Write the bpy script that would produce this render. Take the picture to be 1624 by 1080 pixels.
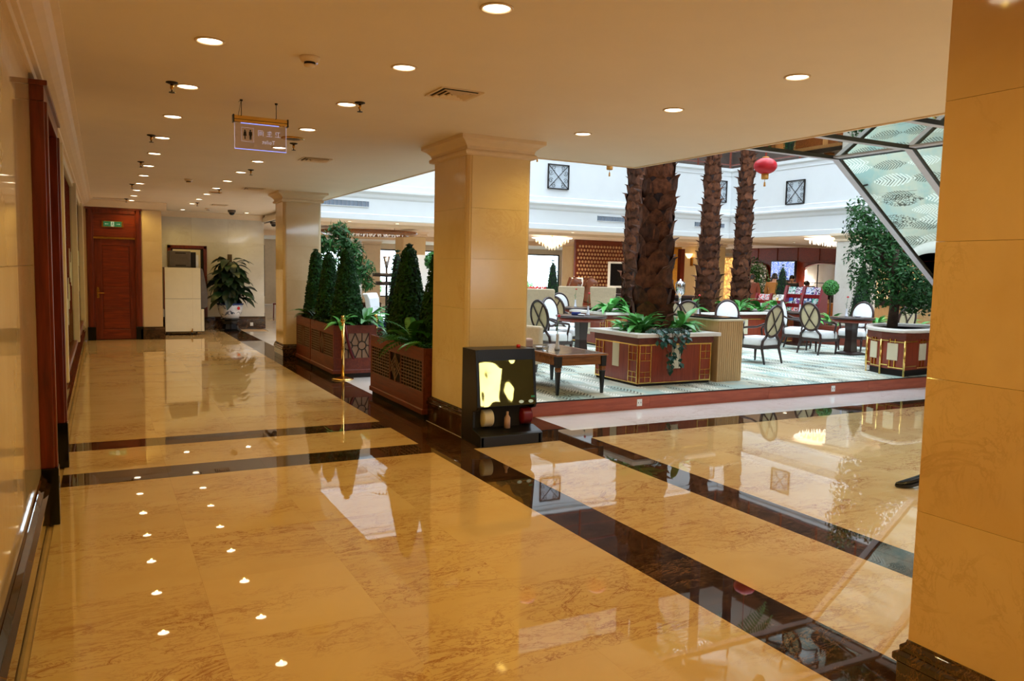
import bpy, bmesh, math, random
from mathutils import Vector, Matrix, noise
sc = bpy.context.scene
for o in list(bpy.data.objects):
    bpy.data.objects.remove(o)
COL = sc.collection
PI = math.pi
R = math.radians

# ------------------------------------------------------------------ camera
cam_data = bpy.data.cameras.new('camera')
cam_data.sensor_width = 36.0
cam_data.lens = 36.0 * 1239.0 / 1624.0
cam_data.clip_start = 0.05
cam_data.clip_end = 200
cam = bpy.data.objects.new('camera', cam_data)
COL.objects.link(cam)
_y = Vector((161 - 812, 540 - 415, -1239)).normalized()
_x = Vector((3181 - 812, 540 - 482, -1239))
_x = (_x - _y * _y.dot(_x)).normalized()
_z = _x.cross(_y)
cam.matrix_world = Matrix(((_x.x, _x.y, _x.z, 0), (_y.x, _y.y, _y.z, 0), (_z.x, _z.y, _z.z, 1.65), (0, 0, 0, 1)))
sc.camera = cam

# ------------------------------------------------------------------ light and exposure
sc.view_settings.view_transform = 'Standard'
sc.view_settings.look = 'None'
sc.view_settings.gamma = 1.0
sc.view_settings.use_curve_mapping = False
sc.view_settings.exposure = 0.0
SKY_STRENGTH = 6.4
SPOT_W = 15.0
LOUNGE_W = 110.0
WARM = (1.0, 0.70, 0.14)
world = bpy.data.worlds.new('overcast_sky')
sc.world = world
world.use_nodes = True
bg = world.node_tree.nodes['Background']
bg.inputs[0].default_value = (0.78, 0.92, 1.06, 1)
bg.inputs[1].default_value = SKY_STRENGTH
# light portal in the skylight opening: only guides sampling of the sky, gives no light of its own
for px, py, sx, sy in ((10.0, 12.6, 12.2, 9.4), (11.0, 2.0, 10.2, 11.6)):
    ld = bpy.data.lights.new('skylight_portal', 'AREA')
    ld.shape = 'RECTANGLE'; ld.size = sx; ld.size_y = sy
    ld.cycles.is_portal = True
    lo = bpy.data.objects.new('skylight_portal', ld)
    lo.location = (px, py, 9.4)
    COL.objects.link(lo)

# ------------------------------------------------------------------ helpers
def lin(r, g, b):
    def f(c):
        c /= 255.0
        return c / 12.92 if c <= 0.04045 else ((c + 0.055) / 1.055) ** 2.4
    return (f(r), f(g), f(b), 1.0)

MATS = {}
class NT:
    def __init__(s, name):
        s.m = bpy.data.materials.new(name); s.m.use_nodes = True
        s.t = s.m.node_tree; s.n = s.t.nodes; s.l = s.t.links
        s.b = s.n['Principled BSDF']
        MATS[name] = s.m
    def add(s, typ, **kw):
        n = s.n.new(typ)
        for k, v in kw.items():
            if k.startswith('i_'):
                n.inputs[int(k[2:])].default_value = v
            else:
                setattr(n, k, v)
        return n
    def link(s, a, b): s.l.new(a, b)
    def coords(s, scale=(1, 1, 1), rnd=0.0, loc=(0, 0, 0)):
        tc = s.add('ShaderNodeTexCoord'); mp = s.add('ShaderNodeMapping')
        mp.inputs['Scale'].default_value = scale
        mp.inputs['Location'].default_value = loc
        if rnd:
            oi = s.add('ShaderNodeObjectInfo')
            mul = s.add('ShaderNodeVectorMath', operation='SCALE'); cb = s.add('ShaderNodeCombineXYZ')
            s.link(oi.outputs['Random'], cb.inputs[0]); s.link(oi.outputs['Random'], cb.inputs[1]); s.link(oi.outputs['Random'], cb.inputs[2])
            s.link(cb.outputs[0], mul.inputs[0]); mul.inputs['Scale'].default_value = rnd
            ad = s.add('ShaderNodeVectorMath', operation='ADD')
            s.link(tc.outputs['Object'], ad.inputs[0]); s.link(mul.outputs[0], ad.inputs[1]); s.link(ad.outputs[0], mp.inputs[0])
        else:
            s.link(tc.outputs['Object'], mp.inputs[0])
        return mp.outputs[0]
    def math(s, op, a, b=None, c=None):
        n = s.add('ShaderNodeMath', operation=op)
        for i, v in enumerate((a, b, c)):
            if v is None: continue
            if isinstance(v, (int, float)): n.inputs[i].default_value = v
            else: s.link(v, n.inputs[i])
        return n.outputs[0]
    def ramp(s, fac, stops):
        r = s.add('ShaderNodeValToRGB'); e = r.color_ramp.elements
        e[0].position, e[0].color = stops[0]; e[1].position, e[1].color = stops[-1]
        for p, c in stops[1:-1]:
            k = e.new(p); k.color = c
        s.link(fac, r.inputs[0]); return r.outputs[0]
    def mix(s, fac, a, b, blend='MIX'):
        n = s.add('ShaderNodeMix', data_type='RGBA', blend_type=blend)
        for sock, v in ((n.inputs[0], fac), (n.inputs[6], a), (n.inputs[7], b)):
            if isinstance(v, (int, float, tuple)): sock.default_value = v
            else: s.link(v, sock)
        return n.outputs[2]
    def noise(s, vec, scale, detail=4, rough=0.55, dist=0.0):
        n = s.add('ShaderNodeTexNoise'); n.inputs['Scale'].default_value = scale
        n.inputs['Detail'].default_value = detail; n.inputs['Roughness'].default_value = rough
        n.inputs['Distortion'].default_value = dist
        s.link(vec, n.inputs['Vector']); return n.outputs['Fac']
    def bump(s, h, strength, dist=0.01):
        b = s.add('ShaderNodeBump'); b.inputs['Strength'].default_value = strength; b.inputs['Distance'].default_value = dist
        s.link(h, b.inputs['Height']); s.link(b.outputs[0], s.b.inputs['Normal'])
    def set(s, **kw):
        for k, v in kw.items():
            s.b.inputs[k].default_value = v

def plain(name, col, rough=0.5, metal=0.0, var=0.12, scale=8.0, bump=0.0, rnd=0.0, coat=0.0, stretch=(1, 1, 1), spec=0.5):
    m = NT(name)
    c = m.coords(stretch, rnd=7.0)
    f = m.noise(c, scale, 4)
    d = tuple(max(0, x * (1 - var)) for x in col[:3]) + (1,)
    u = tuple(min(1, x * (1 + var)) for x in col[:3]) + (1,)
    colr = m.ramp(f, [(0.3, d), (0.7, u)])
    if rnd:
        oi = m.add('ShaderNodeObjectInfo')
        k = m.math('MULTIPLY_ADD', oi.outputs['Random'], 2 * rnd, 1 - rnd)
        hs = m.add('ShaderNodeHueSaturation'); m.link(k, hs.inputs['Value']); m.link(colr, hs.inputs['Color'])
        colr = hs.outputs[0]
    m.link(colr, m.b.inputs['Base Color'])
    m.set(Roughness=rough, Metallic=metal)
    m.b.inputs['Coat Weight'].default_value = coat
    m.b.inputs['Specular IOR Level'].default_value = spec
    if bump: m.bump(f, bump, 0.01)
    return m.m

def marble(name, base, light, vein, rough=0.04, vscale=2.2, vein_amt=0.6, rnd=11.0, cloud=1.2, patch=0.45, tint=0.05, spec=0.5):
    m = NT(name)
    c = m.coords((1, 1, 1), rnd=rnd)
    cl = m.noise(c, cloud, 5, 0.6, 0.4)
    col = m.ramp(cl, [(0.3, base), (0.7, light)])
    # fine broken veins: narrow band of a distorted noise, only in patches
    mpv = m.add('ShaderNodeMapping'); mpv.inputs['Scale'].default_value = (0.55, 1.35, 0.9); m.link(c, mpv.inputs[0]); cv = mpv.outputs[0]
    w = m.noise(cv, vscale, 9, 0.66, 1.2)
    band = m.math('ABSOLUTE', m.math('SUBTRACT', w, 0.5))
    line = m.math('SUBTRACT', 1.0, m.math('MULTIPLY', band, 62.0)); line = m.math('MAXIMUM', line, 0.0)
    w2 = m.noise(cv, vscale * 3.1, 8, 0.7, 1.4)
    band2 = m.math('ABSOLUTE', m.math('SUBTRACT', w2, 0.5))
    line2 = m.math('MAXIMUM', m.math('SUBTRACT', 1.0, m.math('MULTIPLY', band2, 46.0)), 0.0)
    pm = m.noise(cv, 1.1, 4, 0.6)
    pk = m.math('MULTIPLY', m.math('MAXIMUM', m.math('SUBTRACT', pm, patch), 0.0), 6.0); pk = m.math('MINIMUM', pk, 1.0)
    vv = m.math('MULTIPLY', m.math('MAXIMUM', line, m.math('MULTIPLY', line2, 0.8)), pk)
    vv = m.math('MULTIPLY', vv, vein_amt)
    col = m.mix(vv, col, vein)
    oi = m.add('ShaderNodeObjectInfo')
    k = m.math('MULTIPLY_ADD', oi.outputs['Random'], 2 * tint, 1 - tint)
    hs = m.add('ShaderNodeHueSaturation'); m.link(k, hs.inputs['Value']); m.link(col, hs.inputs['Color'])
    m.link(hs.outputs[0], m.b.inputs['Base Color'])
    m.set(Roughness=rough)
    m.b.inputs['Specular IOR Level'].default_value = spec
    wav = m.noise(c, 3.0, 2)
    m.bump(wav, 0.02, 0.01)
    return m.m

def wood(name, dark, light, rough=0.3, scale=3.0, axis='Z', coat=0.2):
    m = NT(name)
    st = {'Z': (9, 9, 0.8), 'X': (0.8, 9, 9), 'Y': (9, 0.8, 9)}[axis]
    c = m.coords(st, rnd=5.0)
    f = m.noise(c, scale, 6, 0.6, 0.6)
    m.link(m.ramp(f, [(0.3, dark), (0.7, light)]), m.b.inputs['Base Color'])
    m.set(Roughness=rough); m.b.inputs['Coat Weight'].default_value = coat
    m.b.inputs['Coat Roughness'].default_value = 0.15
    m.bump(f, 0.05, 0.004)
    return m.m

def emit(name, col, strength, sample=False):
    m = NT(name)
    c = m.coords()
    f = m.noise(c, 4.0, 2)
    d = tuple(x * 0.93 for x in col[:3]) + (1,)
    colr = m.ramp(f, [(0.2, d), (0.8, col)])
    m.link(colr, m.b.inputs['Emission Color'])
    m.b.inputs['Emission Strength'].default_value = strength
    m.b.inputs['Base Color'].default_value = tuple(x * 0.5 for x in col[:3]) + (1,)
    if not sample:
        m.m.cycles.emission_sampling = 'NONE'
    return m.m

def glassy(name, tint, gloss=0.12, rough=0.02, fres=0.7):
    m = NT(name)
    tr = m.add('ShaderNodeBsdfTransparent'); tr.inputs[0].default_value = tint
    gl = m.add('ShaderNodeBsdfGlossy'); gl.inputs['Roughness'].default_value = rough
    lw = m.add('ShaderNodeLayerWeight'); lw.inputs[0].default_value = 0.3
    f = m.noise(m.coords(), 2.0, 2)
    k = m.math('ADD', m.math('MULTIPLY', lw.outputs['Fresnel'], fres), m.math('MULTIPLY', f, gloss))
    mx = m.add('ShaderNodeMixShader')
    m.link(k, mx.inputs[0]); m.link(tr.outputs[0], mx.inputs[1]); m.link(gl.outputs[0], mx.inputs[2])
    out = [n for n in m.n if n.type == 'OUTPUT_MATERIAL'][0]
    m.link(mx.outputs[0], out.inputs[0])
    return m.m

class MB:
    """collects geometry for one mesh object"""
    def __init__(s): s.v = []; s.f = []; s.sm = []
    def add(s, vs, fs, smooth=False):
        n = len(s.v); s.v += [tuple(p) for p in vs]
        for f in fs:
            s.f.append(tuple(i + n for i in f)); s.sm.append(smooth)
        return s
    def box(s, x0, x1, y0, y1, z0, z1):
        return s.add([(x0, y0, z0), (x1, y0, z0), (x1, y1, z0), (x0, y1, z0), (x0, y0, z1), (x1, y0, z1), (x1, y1, z1), (x0, y1, z1)],
                     [(0, 3, 2, 1), (4, 5, 6, 7), (0, 1, 5, 4), (1, 2, 6, 5), (2, 3, 7, 6), (3, 0, 4, 7)])
    def cbox(s, cx, cy, cz, sx, sy, sz): return s.box(cx - sx / 2, cx + sx / 2, cy - sy / 2, cy + sy / 2, cz - sz / 2, cz + sz / 2)
    def rings(s, rings, cap=True, smooth=True, closed=False):
        n = len(rings[0]); vs = [p for r in rings for p in r]; fs = []
        m = len(rings)
        for i in range(m if closed else m - 1):
            a, b = i * n, ((i + 1) % m) * n
            for j in range(n):
                k = (j + 1) % n
                fs.append((a + j, a + k, b + k, b + j))
        s.add(vs, fs, smooth)
        if cap and not closed:
            base = len(s.v) - len(vs)
            s.f.append(tuple(base + j for j in reversed(range(n)))); s.sm.append(False)
            s.f.append(tuple(base + (m - 1) * n + j for j in range(n))); s.sm.append(False)
        return s
    def lathe(s, prof, n=20, c=(0, 0, 0), smooth=True, cap=True):
        return s.rings([[(c[0] + r * math.cos(2 * PI * j / n), c[1] + r * math.sin(2 * PI * j / n), c[2] + z) for j in range(n)] for r, z in prof], cap, smooth)
    def sq(s, prof, c=(0, 0)):  # stacked rectangles (hx, hy, z)
        return s.rings([[(c[0] - hx, c[1] - hy, z), (c[0] + hx, c[1] - hy, z), (c[0] + hx, c[1] + hy, z), (c[0] - hx, c[1] + hy, z)] for hx, hy, z in prof], True, False)
    def tube(s, pts, rad, n=8, cap=True, smooth=True, closed=False):
        pts = [Vector(p) for p in pts]; m = len(pts)
        rads = rad if isinstance(rad, (list, tuple)) else [rad] * m
        rs = []; up = None
        for i, p in enumerate(pts):
            if closed: t = pts[(i + 1) % m] - pts[i - 1]
            else: t = pts[min(i + 1, m - 1)] - pts[max(i - 1, 0)]
            t.normalize()
            if up is None:
                up = Vector((0, 0, 1)) if abs(t.z) < 0.9 else Vector((1, 0, 0))
            a = t.cross(up)
            if a.length < 1e-5: a = t.cross(Vector((0, 1, 0)))
            a.normalize(); b = a.cross(t); b.normalize(); up = b
            rs.append([tuple(p + (a * math.cos(2 * PI * j / n) + b * math.sin(2 * PI * j / n)) * rads[i]) for j in range(n)])
        return s.rings(rs, cap, smooth, closed)
    def bar(s, a, b, w, d=None, up=(0, 0, 1)):
        a = Vector(a); b = Vector(b); d = d or w; t = (b - a).normalized(); u = Vector(up)
        if abs(t.dot(u)) > 0.95: u = Vector((0, 1, 0))
        x = t.cross(u).normalized(); y = x.cross(t).normalized()
        r = lambda p: [tuple(p + x * (w / 2) * i + y * (d / 2) * j) for i, j in ((-1, -1), (1, -1), (1, 1), (-1, 1))]
        return s.rings([r(a), r(b)], True, False)
    def prism(s, prof, y0, y1, axis='Y'):  # polygon profile swept along an axis
        if axis == 'Y': r = lambda t: [(p, t, q) for p, q in prof]
        elif axis == 'X': r = lambda t: [(t, p, q) for p, q in prof]
        else: r = lambda t: [(p, q, t) for p, q in prof]
        return s.rings([r(y0), r(y1)], True, False)
    def ball(s, c, r, n=12, m=8, sz=1.0):
        pr = [(max(1e-4, r * math.sin(PI * i / m)), -r * sz * math.cos(PI * i / m)) for i in range(m + 1)]
        return s.lathe(pr, n, c, True, False)
    def xf(s, M):
        s.v = [tuple(M @ Vector(p)) for p in s.v]; return s
    def mesh(s, name):
        me = bpy.data.meshes.new(name); me.from_pydata(s.v, [], s.f)
        me.polygons.foreach_set('use_smooth', s.sm)
        me.update(); 
        bm = bmesh.new(); bm.from_mesh(me); bmesh.ops.recalc_face_normals(bm, faces=bm.faces); bm.to_mesh(me); bm.free()
        return me
    def build(s, name, mat, parent=None, bevel=0.0, **props):
        me = s.mesh(name)
        o = bpy.data.objects.new(name, me); me.materials.append(MATS[mat] if isinstance(mat, str) else mat)
        COL.objects.link(o); o.parent = parent
        if bevel:
            b = o.modifiers.new('bevel', 'BEVEL'); b.width = bevel; b.segments = 2; b.limit_method = 'ANGLE'
        for k, v in props.items(): o[k] = v
        return o

def tag(o, label, cat, group=None):
    o['label'] = label; o['category'] = cat
    if group: o['group'] = group
    return o
def thing(name, label, cat, loc=(0, 0, 0), rz=0.0, group=None):
    o = bpy.data.objects.new(name, None); COL.objects.link(o)
    o.empty_display_size = 0.1
    o.location = loc; o.rotation_euler = (0, 0, rz)
    return tag(o, label, cat, group)
def struct(o): o['kind'] = 'structure'; return o
def inst(name, me, mat, parent, M):
    o = bpy.data.objects.new(name, me); COL.objects.link(o)
    if mat is not None and not me.materials: me.materials.append(MATS[mat])
    o.parent = parent; o.matrix_local = M
    return o
def copy_tree(root, loc, rz, label=None, group=None, scale=None):
    def cp(o, par):
        c = o.copy(); COL.objects.link(c); c.parent = par
        for ch in list(o.children): cp(ch, c)
        return c
    r = cp(root, None); r.location = loc; r.rotation_euler = (0, 0, rz)
    if scale: r.scale = (scale,) * 3
    if label: r['label'] = label
    if group: r['group'] = group
    return r
def TRS(loc, rot=(0, 0, 0), sc_=1.0):
    from mathutils import Euler
    S = Matrix.Diagonal((sc_, sc_, sc_, 1)) if isinstance(sc_, (int, float)) else Matrix.Diagonal((*sc_, 1))
    return Matrix.Translation(loc) @ Euler(rot).to_matrix().to_4x4() @ S

# ------------------------------------------------------------------ materials
marble('cream_marble', lin(228, 200, 148), lin(238, 214, 166), lin(196, 136, 78), 0.14, 1.6, 0.3, patch=0.5, tint=0.03)
marble('floor_marble', lin(214, 176, 118), lin(224, 190, 136), lin(144, 60, 28), 0.016, 2.6, 0.8, patch=0.44, tint=0.02, spec=0.95)
marble('pale_floor_marble', lin(230, 222, 216), lin(240, 235, 232), lin(180, 140, 120), 0.02, 2.0, 0.4, patch=0.45, spec=0.9)
marble('dark_marble', lin(32, 19, 13), lin(78, 50, 30), lin(156, 112, 66), 0.02, 2.6, 0.55, cloud=5.0, patch=0.44, tint=0.12, spec=0.8)
marble('wall_marble', lin(214, 184, 140), lin(230, 206, 168), lin(180, 130, 80), 0.05, 1.2, 0.25, patch=0.5, tint=0.03)
marble('pier_marble', lin(222, 184, 130), lin(232, 200, 150), lin(150, 96, 50), 0.06, 1.3, 0.35, patch=0.52, tint=0.03)
marble('grey_marble', lin(214, 205, 190), lin(230, 224, 212), lin(178, 160, 136), 0.06, 1.2, 0.3, patch=0.5)
plain('grout', lin(196, 160, 112), 0.4)
plain('ceiling_paint', lin(240, 226, 206), 0.75, var=0.02, scale=2)
plain('trim_paint', lin(236, 214, 184), 0.55, var=0.03)
plain('white_wall', lin(224, 225, 224), 0.7, var=0.02, scale=2)
plain('lounge_wall', lin(226, 204, 172), 0.5, var=0.04)
plain('dark_recess', lin(30, 24, 22), 0.8)
plain('gallery_dark', lin(70, 58, 52), 0.7)
wood('red_wood', lin(84, 26, 12), lin(128, 46, 20), 0.28)
wood('red_wood_h', lin(92, 28, 12), lin(140, 52, 22), 0.3, axis='X')
wood('planter_wood', lin(88, 32, 16), lin(124, 52, 27), 0.45, axis='Y', coat=0.05)
wood('step_wood', lin(150, 66, 42), lin(182, 90, 58), 0.4, axis='X')
wood('box_wood', lin(126, 42, 24), lin(158, 64, 36), 0.3)
wood('chair_wood', lin(34, 16, 12), lin(58, 30, 22), 0.3)
wood('table_wood', lin(110, 62, 26), lin(160, 98, 44), 0.25, axis='X')
wood('beige_wood', lin(196, 156, 104), lin(216, 178, 124), 0.5)
plain('dark_gap', lin(22, 10, 8), 0.7)
plain('lattice_back', lin(24, 9, 7), 0.6)
plain('lattice_bar', lin(120, 92, 80), 0.45)
plain('brass', lin(214, 160, 70), 0.22, 1.0, var=0.08)
plain('gold_rail', lin(244, 204, 118), 0.18, 1.0, var=0.05)
plain('steel', lin(176, 176, 184), 0.3, 1.0, var=0.05)
plain('trim_metal', lin(222, 220, 234), 0.4, 0.15, var=0.05)
plain('chrome', lin(220, 220, 224), 0.12, 1.0, var=0.03)
plain('dark_metal', lin(46, 38, 34), 0.45, 0.5)
plain('black_plastic', lin(22, 20, 20), 0.32, var=0.2)
plain('black_shiny', lin(14, 13, 14), 0.15)
plain('grey_panel', lin(96, 84, 74), 0.5)
plain('white_panel', lin(236, 226, 198), 0.45, var=0.02)
plain('white_plastic', lin(236, 234, 228), 0.4, var=0.02)
plain('stone_rim', lin(238, 232, 222), 0.35, var=0.04)
plain('end_inset', lin(150, 118, 92), 0.5, var=0.05)
plain('cream_inset', lin(226, 214, 182), 0.4, var=0.03)
plain('upholstery', lin(232, 232, 230), 0.85, var=0.04, scale=30)
plain('chair_back_cloth', lin(206, 190, 152), 0.85, var=0.06, scale=30)
plain('beige_cloth', lin(206, 184, 150), 0.85, var=0.06, scale=20)
plain('pink_cloth', lin(198, 160, 140), 0.85, var=0.06, scale=20)
plain('blue_cloth', lin(40, 62, 130), 0.8)
plain('soil', lin(44, 30, 22), 0.95, var=0.4, scale=40, bump=0.6)
plain('palm_fibre', lin(46, 25, 16), 0.9, var=0.5, scale=22, bump=0.8, stretch=(1, 1, 0.35))
plain('palm_boot', lin(90, 52, 31), 0.8, var=0.6, scale=12, bump=0.5, rnd=0.45, spec=0.3)
plain('bark', lin(70, 52, 38), 0.9, var=0.35, scale=20, bump=0.6)
plain('leaf_dark', lin(26, 50, 24), 0.4, var=0.4, scale=6, rnd=0.3)
plain('leaf_cone', lin(30, 66, 26), 0.6, var=0.5, scale=9, spec=0.15)
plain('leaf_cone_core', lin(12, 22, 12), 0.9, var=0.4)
plain('leaf_mid', lin(64, 128, 54), 0.38, var=0.35, scale=7, rnd=0.3)
plain('leaf_bright', lin(96, 172, 84), 0.35, var=0.35, scale=7, rnd=0.3)
plain('leaf_tree', lin(40, 84, 34), 0.5, var=0.5, scale=5, spec=0.25)
plain('leaf_blue', lin(40, 86, 72), 0.45, var=0.4, scale=7, rnd=0.2)
plain('red_petal', lin(196, 34, 34), 0.5, var=0.2)
plain('mural_red', lin(104, 26, 22), 1.0, var=0.3, scale=3, spec=0.0)
plain('mural_pale', lin(222, 214, 196), 1.0, spec=0.0)
plain('mural_brown', lin(110, 62, 34), 1.0, spec=0.0)
plain('red_lacquer', lin(122, 20, 24), 0.3, var=0.1)
plain('lantern_red', lin(226, 24, 52), 0.5, var=0.08, spec=0.3)
plain('lantern_gold', lin(214, 150, 60), 0.45, 0.3)
plain('skin', lin(206, 156, 126), 0.55, var=0.05)
plain('hair_black', lin(16, 13, 12), 0.5, var=0.3)
plain('coat_brown', lin(116, 52, 26), 0.8)
plain('coat_tan', lin(168, 108, 46), 0.8)
plain('suit_black', lin(20, 19, 22), 0.7)
plain('trouser_dark', lin(32, 30, 34), 0.8)
plain('shoe_leather', lin(12, 11, 12), 0.18)
plain('porcelain', lin(226, 226, 230), 0.15, var=0.03)
plain('porcelain_blue', lin(40, 58, 120), 0.2)
plain('gold_curtain', lin(214, 150, 40), 0.7, var=0.2)
plain('horse_wood', lin(122, 62, 28), 0.35, var=0.25)
plain('tile_red', lin(120, 52, 32), 0.35, var=0.25, scale=12)
plain('tile_stud', lin(214, 176, 130), 0.3, var=0.1)
plain('outdoor_ground', lin(190, 190, 180), 0.9)
plain('rope_red', lin(96, 18, 26), 0.8)
emit('lamp_disc', (1.0, 0.86, 0.62, 1), 9.0)
emit('lamp_warm', (1.0, 0.66, 0.30, 1), 3.0)
emit('crystal_glow', (1.0, 0.72, 0.40, 1), 2.4)
emit('cove_glow', (1.0, 0.88, 0.74, 1), 2.2)
emit('niche_light', (1.0, 0.9, 0.8, 1), 4.0)
emit('blue_edge', (0.25, 0.32, 1.0, 1), 1.4)
emit('sign_white', (0.75, 0.7, 0.95, 1), 0.35)
emit('exit_green', (0.02, 0.16, 0.06, 1), 0.5)
emit('exit_white', (0.75, 0.9, 0.7, 1), 0.3)
glassy('clear_glass', (0.96, 0.98, 0.98, 1))
glassy('case_glass', (0.92, 0.94, 0.92, 1), 0.01, 0.02, 0.05)
glassy('sign_acrylic', (0.93, 0.9, 0.97, 1), 0.05)
m = NT('mirror'); f = m.noise(m.coords(), 1.2, 2); m.link(m.ramp(f, [(0.3, lin(214, 222, 214)), (0.7, lin(222, 228, 222))]), m.b.inputs['Base Color']); m.set(Roughness=0.015, Metallic=1.0)
m = NT('gold_mirror'); c = m.coords((1, 1, 1)); f = m.noise(c, 2.2, 2); m.link(m.ramp(f, [(0.3, lin(206, 172, 84)), (0.7, lin(226, 192, 104))]), m.b.inputs['Base Color']); m.set(Roughness=0.03, Metallic=1.0); m.bump(f, 0.35, 0.03)
m = NT('lantern_paper')
c = m.coords(); f = m.noise(c, 6, 2)
m.link(m.ramp(f, [(0.3, lin(184, 8, 20)), (0.7, lin(206, 14, 32))]), m.b.inputs['Base Color']); m.set(Roughness=0.45)
m.b.inputs['Subsurface Weight'].default_value = 0.0
# screen with rows of text blocks
m = NT('tv_screen'); c = m.coords((1, 1, 1))
bk = m.add('ShaderNodeTexBrick'); m.link(c, bk.inputs[0]); bk.inputs['Scale'].default_value = 9.0
bk.inputs['Color1'].default_value = (0.12, 0.25, 0.9, 1); bk.inputs['Color2'].default_value = (0.45, 0.6, 1.0, 1); bk.inputs['Mortar'].default_value = (0.05, 0.1, 0.5, 1)
f = m.noise(c, 26, 2); col = m.mix(m.math('GREATER_THAN', f, 0.56), bk.outputs[0], (0.9, 0.95, 1, 1))
m.link(col, m.b.inputs['Emission Color']); m.b.inputs['Emission Strength'].default_value = 1.1; m.b.inputs['Base Color'].default_value = (0.02, 0.02, 0.03, 1)
m.m.cycles.emission_sampling = 'NONE'
# backlit gold lattice display
m = NT('gold_display'); c = m.coords((1, 1, 1)); vo = m.add('ShaderNodeTexVoronoi', feature='DISTANCE_TO_EDGE'); vo.inputs['Scale'].default_value = 7.0; m.link(c, vo.inputs[0])
m.link(m.ramp(vo.outputs[0], [(0.05, (0.12, 0.03, 0.01, 1)), (0.12, (1.0, 0.55, 0.10, 1))]), m.b.inputs['Emission Color']); m.b.inputs['Emission Strength'].default_value = 1.2
m.m.cycles.emission_sampling = 'NONE'
# white porcelain bowl with painted flowers
m = NT('painted_bowl'); c = m.coords(); f = m.noise(c, 9, 4, 0.6, 1.0)
col = m.ramp(f, [(0.55, lin(224, 224, 226)), (0.58, lin(96, 104, 120)), (0.66, lin(70, 76, 90))])
m.link(col, m.b.inputs['Base Color']); m.set(Roughness=0.12)
# patterned carpet: long leaf shapes in rows, filled with chevrons or scales
m = NT('carpet')
tc = m.add('ShaderNodeTexCoord'); sx = m.add('ShaderNodeSeparateXYZ'); m.link(tc.outputs['Object'], sx.inputs[0])
def leaf_layer(lx, ly, seed):
    yy = m.math('DIVIDE', m.math('ADD', sx.outputs[0], seed * 0.37), ly); row = m.math('FLOOR', yy)
    wn = m.add('ShaderNodeTexWhiteNoise', noise_dimensions='1D'); m.link(m.math('ADD', row, seed), wn.inputs['W'])
    xx = m.math('ADD', m.math('DIVIDE', sx.outputs[1], lx), m.math('MULTIPLY', wn.outputs['Value'], 3.0))
    cx_ = m.math('FLOOR', xx)
    u = m.math('MULTIPLY_ADD', m.math('SUBTRACT', xx, cx_), 2.0, -1.0)
    v = m.math('MULTIPLY_ADD', m.math('SUBTRACT', yy, row), 2.0, -1.0)
    cb = m.add('ShaderNodeCombineXYZ'); m.link(cx_, cb.inputs[0]); m.link(row, cb.inputs[1]); cb.inputs[2].default_value = seed
    w2 = m.add('ShaderNodeTexWhiteNoise', noise_dimensions='3D'); m.link(cb.outputs[0], w2.inputs['Vector'])
    av = m.math('ABSOLUTE', v); au = m.math('ABSOLUTE', u)
    mask = m.math('LESS_THAN', av, m.math('MULTIPLY', m.math('SUBTRACT', 1.0, m.math('MULTIPLY', u, u)), 0.62))
    chev = m.math('LESS_THAN', m.math('FRACT', m.math('MULTIPLY', m.math('ADD', u, m.math('MULTIPLY', av, -0.55)), 6.0)), 0.5)
    return mask, chev, w2.outputs['Value']
base_n = m.noise(tc.outputs['Object'], 1.6, 4, 0.6)
col = m.ramp(base_n, [(0.35, lin(180, 198, 190)), (0.5, lin(206, 204, 184)), (0.65, lin(168, 192, 184))])
vo = m.add('ShaderNodeTexVoronoi', feature='DISTANCE_TO_EDGE'); vo.inputs['Scale'].default_value = 24.0
mpv = m.add('ShaderNodeMapping'); mpv.inputs['Scale'].default_value = (1.3, 0.6, 1); m.link(tc.outputs['Object'], mpv.inputs[0]); m.link(mpv.outputs[0], vo.inputs[0])
scales = m.math('LESS_THAN', vo.outputs[0], 0.07)
for lx, ly, sd in ((0.66, 0.27, 3.0), (0.84, 0.36, 8.0)):
    mask, chev, rv = leaf_layer(lx, ly, sd)
    dark_sel = m.math('GREATER_THAN', rv, 0.80)
    white_sel = m.math('LESS_THAN', rv, 0.34)
    sc_sel = m.math('MULTIPLY', m.math('GREATER_THAN', rv, 0.52), m.math('LESS_THAN', rv, 0.66))
    col = m.mix(m.math('MULTIPLY', m.math('MULTIPLY', mask, white_sel), chev), col, lin(240, 240, 228))
    col = m.mix(m.math('MULTIPLY', m.math('MULTIPLY', mask, dark_sel), m.math('MULTIPLY', chev, 0.85)), col, lin(104, 106, 96))
    col = m.mix(m.math('MULTIPLY', m.math('MULTIPLY', mask, sc_sel), m.math('MULTIPLY', scales, 0.9)), col, lin(70, 66, 56))
pile = m.noise(tc.outputs['Object'], 160, 2)
m.link(col, m.b.inputs['Base Color']); m.set(Roughness=0.95); m.b.inputs['Specular IOR Level'].default_value = 0.1
m.bump(pile, 0.4, 0.01)
# veined grille glass
plain('vent_grey', lin(120, 130, 142), 0.6)
plain('grille_back', lin(196, 204, 210), 0.6)
# ================================================================== SETTING
CE = 2.93      # corridor ceiling
LC = 2.75      # lounge ceiling
XW = -0.36     # left wall face
ZC = 0.165     # carpet platform
YF, XR = 17.4, 16.2   # far and right atrium walls

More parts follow.
